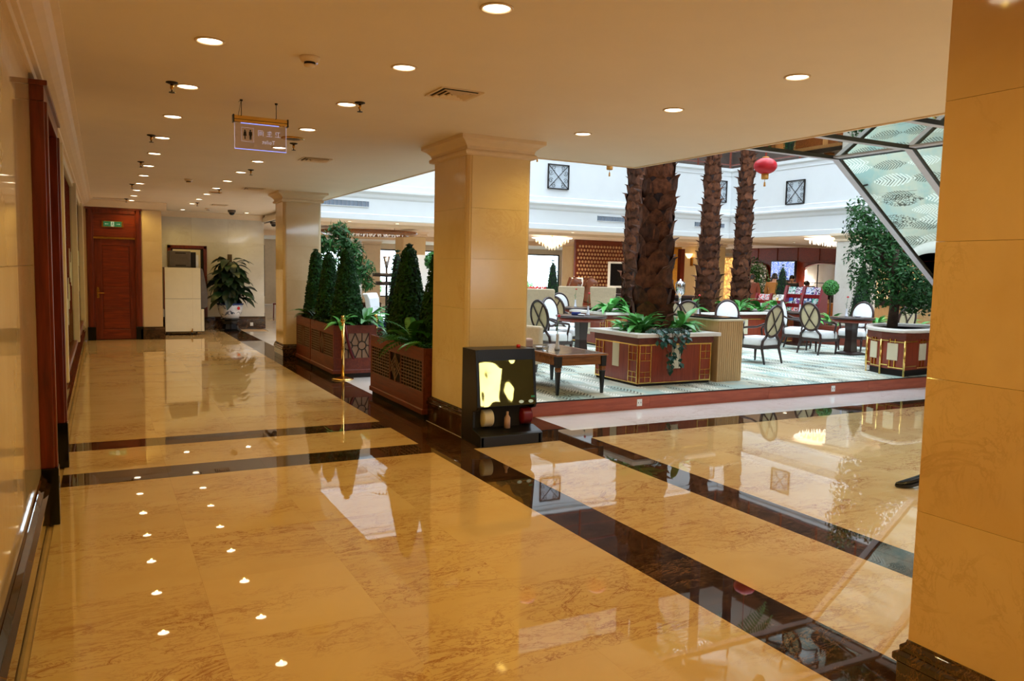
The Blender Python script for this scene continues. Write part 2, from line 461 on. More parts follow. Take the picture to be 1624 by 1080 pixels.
# ---- floor with its tiles
fl = struct(MB().box(-1.2, 13.9, -4.2, 21.4, -0.15, -0.012).build('floor', 'grout'))
TILES = {}
rng = random.Random(4)
def tile(x0, x1, y0, y1, mat):
    w, l = round(x1 - x0, 3), round(y1 - y0, 3); key = (w, l, mat)
    if key not in TILES:
        g = 0.0001; c = 0.0002
        b = MB().rings([[(-w/2+g, -l/2+g, -0.014), (w/2-g, -l/2+g, -0.014), (w/2-g, l/2-g, -0.014), (-w/2+g, l/2-g, -0.014)],
                        [(-w/2+g, -l/2+g, -0.001), (w/2-g, -l/2+g, -0.001), (w/2-g, l/2-g, -0.001), (-w/2+g, l/2-g, -0.001)],
                        [(-w/2+g+c, -l/2+g+c, 0), (w/2-g-c, -l/2+g+c, 0), (w/2-g-c, l/2-g-c, 0), (-w/2+g+c, l/2-g-c, 0)]], True, False)
        TILES[key] = b.mesh('floor_tile'); TILES[key].materials.append(MATS[mat])
    t = 0.0004
    inst('floor_tile', TILES[key], None, fl, TRS(((x0+x1)/2, (y0+y1)/2, 0), (rng.uniform(-t, t), rng.uniform(-t, t), 0)))
def tiles(x0, x1, nx, y0, y1, ny, mat):
    for i in range(nx):
        for j in range(ny):
            tile(x0 + (x1-x0)*i/nx, x0 + (x1-x0)*(i+1)/nx, y0 + (y1-y0)*j/ny, y0 + (y1-y0)*(j+1)/ny, mat)
A0, A1, B0, B1 = 2.62, 3.02, 3.95, 4.32
C0, C1, D0, D1 = 6.46, 6.84, 7.66, 8.01
tiles(XW+0.06, A0, 4, 0.5, C0, 8, 'floor_marble')
tiles(XW+0.06, A0, 4, C1, D0, 1, 'floor_marble')
tiles(XW+0.06, A0, 4, D1, 21.1, 16, 'floor_marble')
tiles(XW+0.06, A0, 4, C0, C1, 1, 'dark_marble')
tiles(XW+0.06, A0, 4, D0, D1, 1, 'dark_marble')
tiles(A0, A1, 1, 0.5, C1, 8, 'dark_marble')
tiles(A0, 3.10, 1, C1, 21.1, 18, 'dark_marble')
tiles(B0, B1, 1, 0.5, 7.63, 9, 'dark_marble')
tiles(A1, B0, 1, C0, C1, 1, 'dark_marble')
tiles(B1, 12.0, 6, C0, C1, 1, 'dark_marble')
tiles(A1, B0, 1, 0.5, C0, 8, 'floor_marble')
tiles(3.10, B0, 1, C1, 20.2, 16, 'pale_floor_marble')
tiles(B1, 10.1, 7, 0.5, C0, 7, 'floor_marble')
tiles(B1, 12.0, 9, C1, 7.63, 1, 'pale_floor_marble')
# far ends of the floor beyond the tiles one can pick out
rest = MB().box(XW+0.06, 13.8, -4.1, 0.5, -0.02, 0).box(10.1, 13.8, 0.5, C0, -0.02, 0).box(12.0, 13.8, C0, 7.63, -0.02, 0)
rest.build('floor_slab', 'floor_marble', fl)
struct(MB().box(13.9, 26.2, -4.2, 7.6, -0.15, 0).box(XR-0.1, 26.2, 7.6, 34.2, -0.15, 0).box(B0, XR-0.1, 7.63, 34.2, -0.15, -0.001)
       .box(3.7, B0, 20.2, 34.2, -0.15, 0).build('floor_lounge', 'pale_floor_marble'))

# ---- carpet platform with a wooden step
pf = struct(MB().box(B0+0.012, 15.9, 7.642, 16.9, 0.0, ZC).build('platform', 'carpet'))
for i in range(6):
    x0 = B0 + (15.9-B0)*i/6; x1 = B0 + (15.9-B0)*(i+1)/6
    MB().box(x0+0.001, x1-0.001, 7.625, 7.642, 0, ZC-0.008).build('riser_board', 'step_wood', pf)
MB().box(B0, B0+0.012, 7.63, 16.9, 0, ZC-0.008).build('riser_board', 'step_wood', pf)
MB().box(B0, 15.9, 7.62, 7.645, ZC-0.008, ZC+0.003).build('edge_strip', 'dark_metal', pf)
def socket(name, label, M):
    t = thing(name, label, 'socket'); t.matrix_world = M
    MB().cbox(0, 0, 0, 0.075, 0.008, 0.085).build('cover_plate', 'white_plastic', t, 0.002)
    for sx in (-0.018, 0.018): MB().cbox(sx, -0.0045, 0, 0.006, 0.002, 0.018).build('slot', 'dark_gap', t)
    return t
socket('floor_socket', 'white socket plate on the wooden step below the big palm planter', TRS((5.78, 7.62, 0.082)))
socket('floor_socket', 'white socket plate on the wooden step, right of the beige counter', TRS((9.18, 7.62, 0.082)))

# ---- left wall
wl = struct(MB().box(-0.75, XW-0.02, -4.2, 5.55, 0, CE).box(-0.75, XW-0.02, 5.55, 7.2, 2.7, CE).box(-0.75, XW-0.02, 7.2, 8.3, 0, CE)
            .box(-0.75, XW-0.02, 8.3, 16.7, 0, 0.52).box(-0.75, XW-0.02, 8.3, 16.7, 2.72, CE).box(-0.75, XW-0.02, 16.7, 18.9, 0, CE)
            .box(-0.95, -0.75, 5.4, 16.9, 0, CE).build('wall_left', 'lounge_wall'))
def wpanel(par, x, y0, y1, z0, z1, mat='wall_marble', axis='X', d=0.02):
    g = 0.0006
    if axis == 'X': MB().box(min(x, x-d), max(x, x-d), y0+g, y1-g, z0+g, z1-g).build('marble_panel', mat, par, 0.0008)
    else: MB().box(y0+g, y1-g, min(x, x+d), max(x, x+d), z0+g, z1-g).build('marble_panel', mat, par, 0.0008)
for j in range(6):
    y0, y1 = -1.0 + j*1.09, -1.0 + (j+1)*1.09
    wpanel(wl, XW, y0, y1, 0.3, 1.62); wpanel(wl, XW, y0, y1, 1.62, 2.82)
wpanel(wl, XW, 7.22, 8.28, 0.3, 1.62); wpanel(wl, XW, 7.22, 8.28, 1.62, 2.82)
wpanel(wl, XW, 16.72, 18.52, 0.3, 1.62); wpanel(wl, XW, 16.72, 18.52, 1.62, 2.82)
for j in range(6): wpanel(wl, XW, 8.3 + j*1.4, 8.3 + (j+1)*1.4, 0.3, 0.5)
def base_prof(x, s=1, h=0.33, t=0.06):
    return [(x, 0), (x+s*t, 0), (x+s*t, h-0.09), (x+s*(t+.012), h-0.085), (x+s*(t+.012), h-0.065), (x+s*(t-.01), h-0.055), (x+s*(t-.008), h-0.035), (x+s*(t-.03), h-0.02), (x+s*(t-.03), h-.005), (x+s*(t-.045), h), (x, h)]
struct(MB().prism(base_prof(XW-0.02), -4.1, 5.56).prism(base_prof(XW-0.02), 7.2, 18.5).build('baseboard_left', 'dark_marble'))
crown = [(XW-0.02, CE), (XW+0.2, CE), (XW+0.2, CE-0.015), (XW+0.165, CE-0.03), (XW+0.14, CE-0.065), (XW+0.1, CE-0.095), (XW+0.055, CE-0.115), (XW+0.05, CE-0.135), (XW+0.025, CE-0.14), (XW+0.02, CE-0.175), (XW-0.02, CE-0.18)]
struct(MB().prism(crown, -4.1, 18.55).build('trim_1', 'trim_paint'))

# ---- doorway in the left wall
d1 = struct(MB().box(-0.74, -0.68, 5.62, 7.12, 0.01, 2.36).build('door_1', 'red_wood'))
for z0, z1 in ((0.2, 1.0), (1.1, 2.25)):
    for y0, y1 in ((5.72, 6.32), (6.42, 7.02)):
        MB().box(-0.684, -0.672, y0, y1, z0, z1).build('door_panel', 'red_wood', d1, 0.006)
for y0, y1 in ((5.55, 5.66), (7.09, 7.2)):
    j = MB().box(-0.66, XW+0.075, y0, y1, 0.36, 2.6).box(-0.6, XW+0.09, y0+0.02, y1-0.02, 0.36, 2.6).build('jamb', 'red_wood', d1, 0.006)
    MB().box(-0.66, XW+0.095, y0-0.01, y1+0.01, 0.0, 0.36).build('plinth_block', 'black_shiny', d1, 0.004)
MB().box(-0.66, XW+0.075, 5.55, 7.2, 2.6, 2.71).box(-0.66, XW+0.095, 5.53, 7.22, 2.69, 2.72).build('header', 'red_wood', d1, 0.004)
MB().box(-0.66, XW+0.02, 5.66, 7.09, 2.32, 2.38).build('transom_bar', 'red_wood', d1, 0.004)
MB().box(-0.5, -0.49, 5.66, 7.09, 2.38, 2.6).build('transom_pane', 'case_glass', d1)
for y in (6.02, 6.37, 6.72): MB().box(-0.51, -0.47, y-0.012, y+0.012, 2.38, 2.6).build('glazing_bar', 'red_wood', d1)
hd = MB().cbox(-0.665, 6.4, 1.0, 0.01, 0.05, 0.2).tube([(-0.66, 6.4, 1.02), (-0.6, 6.4, 1.02), (-0.6, 6.52, 1.02)], 0.01).build('door_handle', 'brass', d1)

# ---- glazed mural in a pale frame on the left wall
case = thing('glazed_mural', 'long glazed dark red mural with pale figures in a pale frame on the left wall', 'mural', (0, 0, 0.52))
MB().box(XW-0.05, XW-0.012, 8.36, 16.62, 0.0, 2.18).build('ground_panel', 'mural_red', case)
MB().box(XW-0.012, XW-0.008, 8.4, 16.6, 0.03, 0.45).build('lower_band', 'mural_brown', case)
r_ = random.Random(2)
for i in range(26):
    y = 8.7 + i*0.3; z0 = 0.35 + 0.5*r_.random() + (0.4 if i % 5 == 0 else 0); w = r_.uniform(0.05, 0.1); h_ = r_.uniform(0.2, 0.55)
    MB().rings([[(XW-0.012, y-w*f, z), (XW-0.003, y-w*f*0.8, z), (XW-0.003, y+w*f*0.8, z), (XW-0.012, y+w*f, z)] for z, f in ((z0, 1.0), (z0+h_*0.5, 0.8), (z0+h_*0.8, 0.5), (z0+h_, 0.3))], True, False).build('pale_figure', 'mural_pale', case)
for y in (8.32, 12.5, 16.62):
    MB().box(XW-0.05, XW+0.07, y-0.03, y+0.09, 0.0, 2.2).build('post', 'cream_inset', case, 0.006)
MB().box(XW-0.05, XW+0.03, 8.38, 16.6, 2.15, 2.22).build('top_rail', 'cream_inset', case, 0.006)
MB().box(XW-0.05, XW+0.04, 8.38, 16.6, -0.03, 0.03).build('bottom_rail', 'planter_wood', case, 0.006)
for y0, y1 in ((8.42, 12.46), (12.6, 16.58)): MB().box(XW+0.004, XW+0.007, y0, y1, 0.03, 2.15).build('pane', 'case_glass', case)

# ---- ceiling
cl = struct(MB().box(-0.8, 3.84, -4.2, 21.3, CE, CE+0.14).box(3.84, 5.75, -4.2, 7.84, CE, CE+0.14).build('ceiling', 'ceiling_paint'))
struct(MB().box(3.84, 3.87, 7.84, 17.4, CE-0.01, CE+0.03).box(3.84, 5.78, 7.84, 7.87, CE-0.01, CE+0.03).box(5.75, 5.78, -4.1, 7.84, CE-0.01, CE+0.03).build('trim_2', 'trim_paint'))

# ---- door wall at the end of the corridor
YD = 18.55
wd = struct(MB().box(-0.75, -0.27, YD+0.02, YD+0.25, 0, CE).box(-0.27, 0.76, YD+0.02, YD+0.25, 2.78, CE).box(0.76, 1.14, YD+0.02, YD+0.25, 0, CE).box(1.0, 1.14, YD+0.25, 21.1, 0, CE).build('wall_end', 'lounge_wall'))
for z0, z1 in ((0.27, 0.85), (0.85, 1.45), (1.45, 2.1), (2.1, 2.76)): wpanel(wd, YD, 0.78, 1.16, z0, z1, axis='Y')
for z0, z1 in ((0.27, 1.45), (1.45, 2.76)):
    wpanel(wd, 1.16, YD+0.02, 19.8, z0, z1); wpanel(wd, 1.16, 19.8, 21.08, z0, z1)
struct(MB().prism([(p - XW, q) for p, q in []] or [(YD+0.02, 0), (YD-0.04, 0), (YD-0.04, 0.22), (YD-0.025, 0.24), (YD-0.025, 0.27), (YD+0.02, 0.27)], 0.72, 1.2, 'X').build('baseboard_end', 'dark_marble'))
crY = [(YD+0.05, CE), (YD-0.16, CE), (YD-0.16, CE-0.02), (YD-0.1, CE-0.08), (YD-0.05, CE-0.12), (YD-0.03, CE-0.15), (YD+0.05, CE-0.15)]
struct(MB().prism(crY, XW, 1.26, 'X').build('trim_3', 'trim_paint'))
d2 = struct(MB().box(-0.14, 0.64, YD+0.06, YD+0.1, 0.005, 2.14).box(-0.26, 0.75, YD+0.1, YD+0.2, 0.0, 2.76).build('door_2', 'red_wood'))  # second box: unseen backing added to block light leaking under the door
for x0, x1 in ((-0.27, -0.14), (0.64, 0.76)):
    MB().box(x0, x1, YD-0.02, YD+0.12, 0.28, 2.76).box(x0+0.025, x1-0.025, YD-0.035, YD, 0.28, 2.74).build('jamb', 'red_wood', d2, 0.006)
    MB().box(x0-0.01, x1+0.01, YD-0.04, YD+0.12, 0, 0.28).build('plinth_block', 'black_shiny', d2, 0.004)
MB().box(-0.27, 0.76, YD-0.02, YD+0.1, 2.66, 2.78).box(-0.29, 0.78, YD-0.04, YD+0.1, 2.74, 2.78).build('header', 'red_wood', d2, 0.004)
MB().box(-0.14, 0.64, YD+0.02, YD+0.08, 2.16, 2.66).build('overpanel', 'red_wood_h', d2)
MB().box(-0.14, 0.64, YD-0.0, YD+0.09, 2.13, 2.17).build('transom_bar', 'brass', d2)
for x0, x1 in ((-0.14, 0.0), (0.53, 0.64)): MB().box(x0, x1, YD+0.04, YD+0.07, 0.02, 2.13).build('stile', 'red_wood', d2, 0.004)
for z0, z1 in ((0.02, 0.22), (2.0, 2.13)): MB().box(0.0, 0.53, YD+0.04, YD+0.07, z0, z1).build('rail', 'red_wood_h', d2, 0.004)
for i in range(4):
    z0 = 0.24 + i*0.4375; MB().box(0.02, 0.51, YD+0.05, YD+0.075, z0+0.004, z0+0.4335).build('door_panel', 'red_wood_h', d2, 0.004)
h = MB().cbox(-0.08, YD+0.035, 1.0, 0.045, 0.012, 0.22).build('handle_plate', 'brass', d2, 0.004)
MB().tube([(-0.08, YD+0.03, 1.0), (-0.08, YD-0.03, 1.0), (0.04, YD-0.03, 0.995)], 0.011).build('lever', 'brass', h)
MB().lathe([(0.02, 0), (0.024, 0.01), (0.018, 0.02)], 12).xf(TRS((-0.08, YD+0.03, 1.1), (PI/2, 0, 0))).build('lock_knob', 'brass', h)

# ---- recessed wall behind, beyond the corner
YB = 21.1
wb = struct(MB().box(1.0, 3.75, YB+0.02, YB+0.25, 0, CE).build('wall_back', 'lounge_wall'))
xs = [1.14, 2.0, 2.86, 3.75]
for i in range(3):
    for z0, z1 in ((0.3, 0.95), (0.95, 1.6), (1.6, 2.2), (2.2, 2.8)): wpanel(wb, YB, xs[i], xs[i+1], z0, z1, 'grey_marble', 'Y')
struct(MB().prism([(YB+0.02, 0), (YB-0.03, 0), (YB-0.03, 0.27), (YB-0.015, 0.29), (YB-0.015, 0.32), (YB+0.02, 0.32)], 1.16, 3.77, 'X').build('baseboard_back', 'dark_marble'))
struct(MB().prism([(YB+0.05, CE), (YB-0.14, CE), (YB-0.14, CE-0.02), (YB-0.09, CE-0.06), (YB-0.03, CE-0.11), (YB-0.02, CE-0.14), (YB+0.05, CE-0.14)], 1.0, 3.86, 'X').build('trim_4', 'trim_paint'))
socket('wall_socket', 'small white socket on the dark skirting right of the porcelain bowl', TRS((3.42, YB-0.034, 0.12)))
# framed opening in the recessed wall
op = struct(MB().box(1.52, 2.27, YB-0.012, YB-0.004, 0.32, 2.02).build('door_3', 'dark_recess'))
MB().box(1.44, 1.52, YB-0.04, YB-0.002, 0.32, 2.1).box(2.27, 2.35, YB-0.04, YB-0.002, 0.32, 2.1).box(1.44, 2.35, YB-0.04, YB-0.002, 2.02, 2.1).build('door_frame', 'red_wood', op, 0.004)
MB().box(1.56, 2.2, YB-0.02, YB-0.012, 1.2, 2.0).build('door_panel', 'cream_inset', op)

# ---- marble pier at the right
pier = thing('marble_pier', 'large golden marble pier filling the right edge close to the viewer', 'column', (3.06, 1.4, 0))
MB().sq([(0.34, 0.41, 0), (0.34, 0.41, CE)]).build('core', 'grout', pier)
zs = [0.27, 0.785, 1.29, 1.79, 2.29, 2.76]
for i in range(5):
    z0, z1 = zs[i]+0.0006, zs[i+1]-0.0006
    for s_ in (-1, 1):
        MB().box(min(s_*0.36, s_*0.34), max(s_*0.36, s_*0.34), -0.43, 0.43, z0, z1).build('marble_panel', 'pier_marble', pier, 0.0008)
        MB().box(-0.34, 0.34, min(s_*0.43, s_*0.41), max(s_*0.43, s_*0.41), z0, z1).build('marble_panel', 'pier_marble', pier, 0.0008)
hx, hy = 0.36, 0.43
MB().sq([(hx+.025, hy+.025, 0), (hx+.025, hy+.025, 0.19), (hx+.038, hy+.038, 0.2), (hx+.038, hy+.038, 0.225), (hx+.02, hy+.02, 0.235), (hx+.022, hy+.022, 0.255), (hx+.006, hy+.006, 0.268), (hx+.004, hy+.004, 0.28)]).build('base', 'dark_marble', pier, 0.003)
MB().sq([(hx+.004, hy+.004, CE-.18), (hx+.03, hy+.03, CE-.17), (hx+.035, hy+.035, CE-.15), (hx+.012, hy+.012, CE-.125), (hx+.055, hy+.055, CE-.06), (hx+.1, hy+.1, CE-.035), (hx+.1, hy+.1, CE)]).build('capital', 'trim_paint', pier, 0.002)

# ---- rear of the place, behind the viewer: wall with an unseen window added for the gold mirror's bright reflection
wr = struct(MB().box(-0.8, 7.9, -4.4, -4.2, 0, CE).box(7.9, 26.2, -4.4, -4.2, 2.15, 9.4).box(9.1, 26.2, -4.4, -4.2, 0, 2.15).box(7.9, 9.1, -4.4, -4.2, 0, 1.0).build('wall_rear', 'dark_recess'))
w_added = struct(MB().box(7.9, 7.96, -4.35, -4.25, 1.0, 2.15).box(9.04, 9.1, -4.35, -4.25, 1.0, 2.15).box(7.9, 9.1, -4.35, -4.25, 1.0, 1.05).box(7.9, 9.1, -4.35, -4.25, 2.1, 2.15).build('window_1', 'dark_metal'))
MB().box(7.96, 9.04, -4.31, -4.29, 1.05, 2.1).build('pane', 'clear_glass', w_added)

# ---- atrium: white fascias round the void, upper gallery, roof with skylight
wf = struct(MB().box(3.7, XR+0.2, YF, YF+0.2, LC-0.02, 4.72).build('wall_far', 'white_wall'))
prof = [(YF, 3.2), (YF-0.03, 3.24), (YF-0.05, 3.3), (YF-0.11, 3.36), (YF-0.11, 3.4), (YF-0.04, 3.43), (YF-0.04, 3.53), (YF-0.02, 3.545), (YF, 3.545)]
MB().prism(prof, 3.86, XR, 'X').prism([(YF, 4.6), (YF-0.05, 4.64), (YF-0.05, 4.72), (YF, 4.72)], 3.86, XR, 'X').prism([(YF, 4.5), (YF-0.015, 4.5), (YF-0.015, 4.515), (YF, 4.515)], 3.86, XR, 'X').prism([(YF, LC-.02), (YF-0.03, LC-.02), (YF-0.03, LC+0.1), (YF, LC+0.12)], 3.86, XR, 'X').build('cornice', 'white_wall', wf)
wr2 = struct(MB().box(XR, XR+0.2, -4.2, YF, LC-0.02, 4.72).build('wall_side', 'white_wall'))
MB().prism([(XR - (YF - p), q) for p, q in prof], -4.1, YF-0.1).prism([(XR, 4.6), (XR-0.05, 4.64), (XR-0.05, 4.72), (XR, 4.72)], -4.1, YF-0.05).prism([(XR, 4.5), (XR-0.015, 4.5), (XR-0.015, 4.515), (XR, 4.515)], -4.1, YF).prism([(XR, LC-.02), (XR-0.03, LC-.02), (XR-0.03, LC+0.1), (XR, LC+0.12)], -4.1, YF).build('cornice', 'white_wall', wr2)
struct(MB().box(3.64, 3.84, 7.84, YF, CE+0.14, 4.72).box(3.64, 5.75, 7.64, 7.84, CE+0.14, 4.72).box(5.55, 5.75, -4.2, 7.64, CE+0.14, 4.72).build('wall_near', 'white_wall'))
struct(MB().box(0.8, 1.0, -4.2, 20.4, CE+0.14, 9.4).box(0.8, 19.2, 20.4, 20.6, 4.72, 9.4).box(19.0, 19.2, -4.2, 20.4, 4.72, 9.4).build('wall_gallery', 'gallery_dark'))
struct(MB().box(0.8, 3.84, -4.2, 20.6, 9.4, 9.6).box(3.84, 19.2, YF, 20.6, 9.4, 9.6).box(XR, 19.2, -4.2, YF, 9.4, 9.6).box(3.84, 5.75, -4.2, 7.84, 9.4, 9.6).build('roof', 'white_wall'))
sk = thing('skylight_frame', 'grid of steel beams across the atrium roof opening', 'roof frame', (0, 0, 9.45))
for x in (6.5, 9.2, 11.9, 14.6): MB().box(x-0.06, x+0.06, -4.2, YF, 0, 0.2).build('beam', 'trim_metal', sk)
for y in (-1.0, 2.2, 5.4, 8.6, 11.8, 15.0): MB().box(3.84 if y > 7.84 else 5.75, XR, y-0.04, y+0.04, 0.02, 0.16).build('beam', 'trim_metal', sk)
gr = thing('gallery_railing', 'brown railing along the top of the white atrium walls', 'railing', (0, 0, 4.72))
MB().tube([(3.9, YF+0.08, 0.95), (XR+0.1, YF+0.08, 0.95), (XR+0.1, -4.1, 0.95)], 0.035, 8).build('handrail', 'planter_wood', gr)
MB().tube([(3.9, YF+0.08, 0.12), (XR+0.1, YF+0.08, 0.12), (XR+0.1, -4.1, 0.12)], 0.02, 6).tube([(3.9, YF+0.08, 0.5), (XR+0.1, YF+0.08, 0.5), (XR+0.1, -4.1, 0.5)], 0.015, 6).build('mid_rail', 'planter_wood', gr)
for i in range(11): MB().box(4.2+i*1.2-0.02, 4.2+i*1.2+0.02, YF+0.06, YF+0.1, 0, 0.95).build('baluster', 'planter_wood', gr)
for i in range(17): MB().box(XR+0.08, XR+0.12, 16.2-i*1.2-0.02, 16.2-i*1.2+0.02, 0, 0.95).build('baluster', 'planter_wood', gr)

# iron scroll grilles on the white walls
def spiral(cx, cz, r, a0, turns, n=14):
    return [(cx + r*(1-i/n*0.8)*math.cos(a0+turns*2*PI*i/n), 0, cz + r*(1-i/n*0.8)*math.sin(a0+turns*2*PI*i/n)) for i in range(n+1)]
def grille(label, loc, rz):
    t = thing('wall_grille', label, 'grille', loc, rz)
    MB().cbox(0, 0.0, 0, 0.6, 0.01, 0.6).build('backing', 'grille_back', t)
    b = MB()
    for s in (-1, 1): b.cbox(s*0.3, -0.02, 0, 0.022, 0.04, 0.62).cbox(0, -0.02, s*0.3, 0.62, 0.04, 0.022)
    b.build('frame', 'dark_metal', t)
    MB().bar((-0.29, -0.02, -0.29), (0.29, -0.02, 0.29), 0.012).bar((-0.29, -0.022, 0.29), (0.29, -0.022, -0.29), 0.012).build('diagonal', 'dark_metal', t)
    for qx, qz in ((0.13, 0.22), (-0.13, 0.22), (0.13, -0.22), (-0.13, -0.22), (0.22, 0.1), (-0.22, 0.1), (0.22, -0.1), (-0.22, -0.1)):
        MB().tube([(p[0], -0.02, p[2]) for p in spiral(qx, qz, 0.07, math.atan2(-qz, -qx), 1.3 if qx*qz > 0 else -1.3)], 0.005, 5).build('scroll', 'dark_metal', t)
grille('square iron scroll grille on the white far wall between column and palm', (10.36, YF-0.012, 4.06), 0)
grille('square iron scroll grille on the white far wall between the two slim palms', (15.7, YF-0.012, 4.05), 0)
grille('square iron scroll grille on the white side wall beyond the red lantern', (XR-0.012, 14.98, 3.87), -PI/2)
grille('square iron scroll grille high on the side wall, nearer the escalator', (XR-0.012, 9.6, 3.87), -PI/2)
def linear_vent(label, x0, x1):
    t = thing('wall_vent', label, 'vent', ((x0+x1)/2, YF-0.01, 3.08)); w = x1-x0
    MB().cbox(0, 0.004, 0, w, 0.01, 0.13).build('backing', 'vent_grey', t)
    MB().cbox(0, -0.006, 0.065, w, 0.02, 0.012).cbox(0, -0.006, -0.065, w, 0.02, 0.012).build('frame', 'white_wall', t)
    for i in range(int(w/0.09)): MB().cbox(-w/2+0.045+i*0.09, -0.004, 0, 0.012, 0.016, 0.12).build('slat', 'steel', t)
linear_vent('long dark vent slot on the white far wall left of the near column', 4.3, 5.4)
linear_vent('long dark vent slot on the white far wall beside the big palm', 11.6, 12.7)
linear_vent('long dark vent slot on the white far wall behind the slim palms', 14.9, 16.0)

# ---- lounge beyond: ceiling, window wall, side walls
struct(MB().box(3.7, 26.2, YF+0.2, 34.4, LC, LC+0.12).box(XR+0.2, 26.2, -4.2, YF+0.2, LC, LC+0.12).box(3.75, 3.84, YF, 34.4, LC, CE+0.14).build('ceiling_lounge', 'ceiling_paint'))
struct(MB().box(3.55, 3.75, YB+0.02, 34.4, 0, CE).build('wall_lounge', 'lounge_wall'))
wins = [(5.2, 6.1), (7.4, 9.4), (10.5, 15.0), (17.4, 20.6), (21.2, 22.0)]
ww = MB(); px0 = 3.75
for x0, x1 in wins:
    ww.box(px0, x0, 34.2, 34.4, 0, LC); ww.box(x0, x1, 34.2, 34.4, 2.5, LC); ww.box(x0, x1, 34.2, 34.4, 0, 0.35); px0 = x1
ww.box(px0, 26.2, 34.2, 34.4, 0, LC)
struct(ww.build('wall_window', 'lounge_wall'))
for i, (x0, x1) in enumerate(wins):
    w = struct(MB().box(x0, x0+0.05, 34.22, 34.3, 0.35, 2.5).box(x1-0.05, x1, 34.22, 34.3, 0.35, 2.5).box(x0, x1, 34.22, 34.3, 0.35, 0.4).box(x0, x1, 34.22, 34.3, 2.44, 2.5).build('window_%d' % (i+2), 'dark_metal'))
    MB().box(x0+0.05, x1-0.05, 34.25, 34.26, 0.4, 2.44).build('pane', 'clear_glass', w)
struct(MB().box(26.0, 26.2, -4.2, 34.4, 0, LC).build('wall_reception', 'lounge_wall'))
struct(MB().box(-10, 50, 34.4, 70, -0.3, -0.1).box(-10, 40, -20, -4.4, -0.3, -0.1).build('ground', 'outdoor_ground'))

# ---- columns
def column(label, x0, x1, y0, y1, zs, top, base_h, mat, cap=0.18):
    cx, cy, hx, hy = (x0+x1)/2, (y0+y1)/2, (x1-x0)/2, (y1-y0)/2
    t = thing('column', label, 'column', (cx, cy, 0))
    MB().sq([(hx-0.02, hy-0.02, 0), (hx-0.02, hy-0.02, top)]).build('core', 'grout', t)
    e = 0.05; g = 0.0006
    for a, b in zip(zs[:-1], zs[1:]):
        a += g; b -= g
        for s in (-1, 1):
            MB().box(-hx+e, hx-e, s*hy-0.025*(s > 0), s*hy+0.025*(s < 0), a, b).build('marble_panel', mat, t, 0.0008)
            MB().box(s*hx-0.025*(s > 0), s*hx+0.025*(s < 0), -hy+e, hy-e, a, b).build('marble_panel', mat, t, 0.0008)
    for sx in (-1, 1):
        for sy in (-1, 1):
            ax, ay = sx*(hx-e), sy*(hy-e)
            ring = lambda z: [(ax, ay, z), (ax, ay+sy*e*0.92, z), (ax+sx*e*0.4, ay+sy*e*0.84, z), (ax+sx*e*0.84, ay+sy*e*0.4, z), (ax+sx*e*0.92, ay, z)]
            MB().rings([ring(zs[0]), ring(zs[-1])], True, False).build('corner_bead', mat, t)
    p = 0.02
    MB().sq([(hx+p, hy+p, 0), (hx+p, hy+p, base_h-0.1), (hx+p+.012, hy+p+.012, base_h-0.09), (hx+p+.012, hy+p+.012, base_h-0.06), (hx+p, hy+p, base_h-0.05), (hx+p+.004, hy+p+.004, base_h-0.03), (hx+.006, hy+.006, base_h-0.015), (hx+.004, hy+.004, base_h)]).build('base', 'dark_marble', t, 0.003)
    c = cap
    MB().sq([(hx+.004, hy+.004, top-c), (hx+.03, hy+.03, top-c+.01), (hx+.035, hy+.035, top-c+.03), (hx+.03, hy+.03, top-c+.045), (hx+.012, hy+.012, top-c+.055), (hx+.02, hy+.02, top-c+.085), (hx+.055, hy+.055, top-c+.12), (hx+.1, hy+.1, top-c+.145), (hx+.1, hy+.1, top)]).build('capital', 'trim_paint', t, 0.002)
    return t
column('near cream marble column behind the shoe polishing machine', 3.13, 3.84, 6.95, 7.84, [0.26, 0.72, 1.27, 1.76, 2.25, 2.76], CE, 0.28, 'cream_marble')
column('second marble column further down the corridor behind the planters', 2.79, 3.45, 13.88, 14.6, [0.26, 0.8, 1.4, 2.0, 2.76], CE, 0.28, 'wall_marble')
column('far tan column beside the bright window left of the tall cones', 9.6, 10.4, 31.8, 32.6, [0.2, 1.4, 2.6], LC, 0.2, 'lounge_wall', 0.14)
column('tan lounge column just left of the near marble column', 8.0, 8.75, 22.4, 23.1, [0.2, 1.4, 2.6], LC, 0.2, 'cream_marble', 0.14)
column('tan lounge column right of the near marble column with bright window beside it', 15.2, 16.0, 24.3, 25.1, [0.2, 1.4, 2.6], LC, 0.2, 'cream_marble', 0.14)
column('broad cream column with wall lamp behind the second palm', 17.7, 19.0, 20.5, 21.5, [0.2, 1.4, 2.6], LC, 0.2, 'cream_marble', 0.14)
column('pale column under the white side wall beside the round topiary ball', 16.22, 16.95, 12.95, 13.65, [0.2, 1.4, 2.6], LC, 0.2, 'grey_marble', 0.2)
# cove-lit beam round the far lounge ceiling
cb = struct(MB().box(4.5, 25, 25.3, 25.5, LC-0.16, LC).box(4.5, 25, 19.2, 19.3, LC-0.08, LC).build('trim_5', 'trim_paint'))
MB().box(4.5, 25, 25.52, 25.6, LC-0.06, LC-0.02).build('cove_lamp', 'cove_glow', cb)
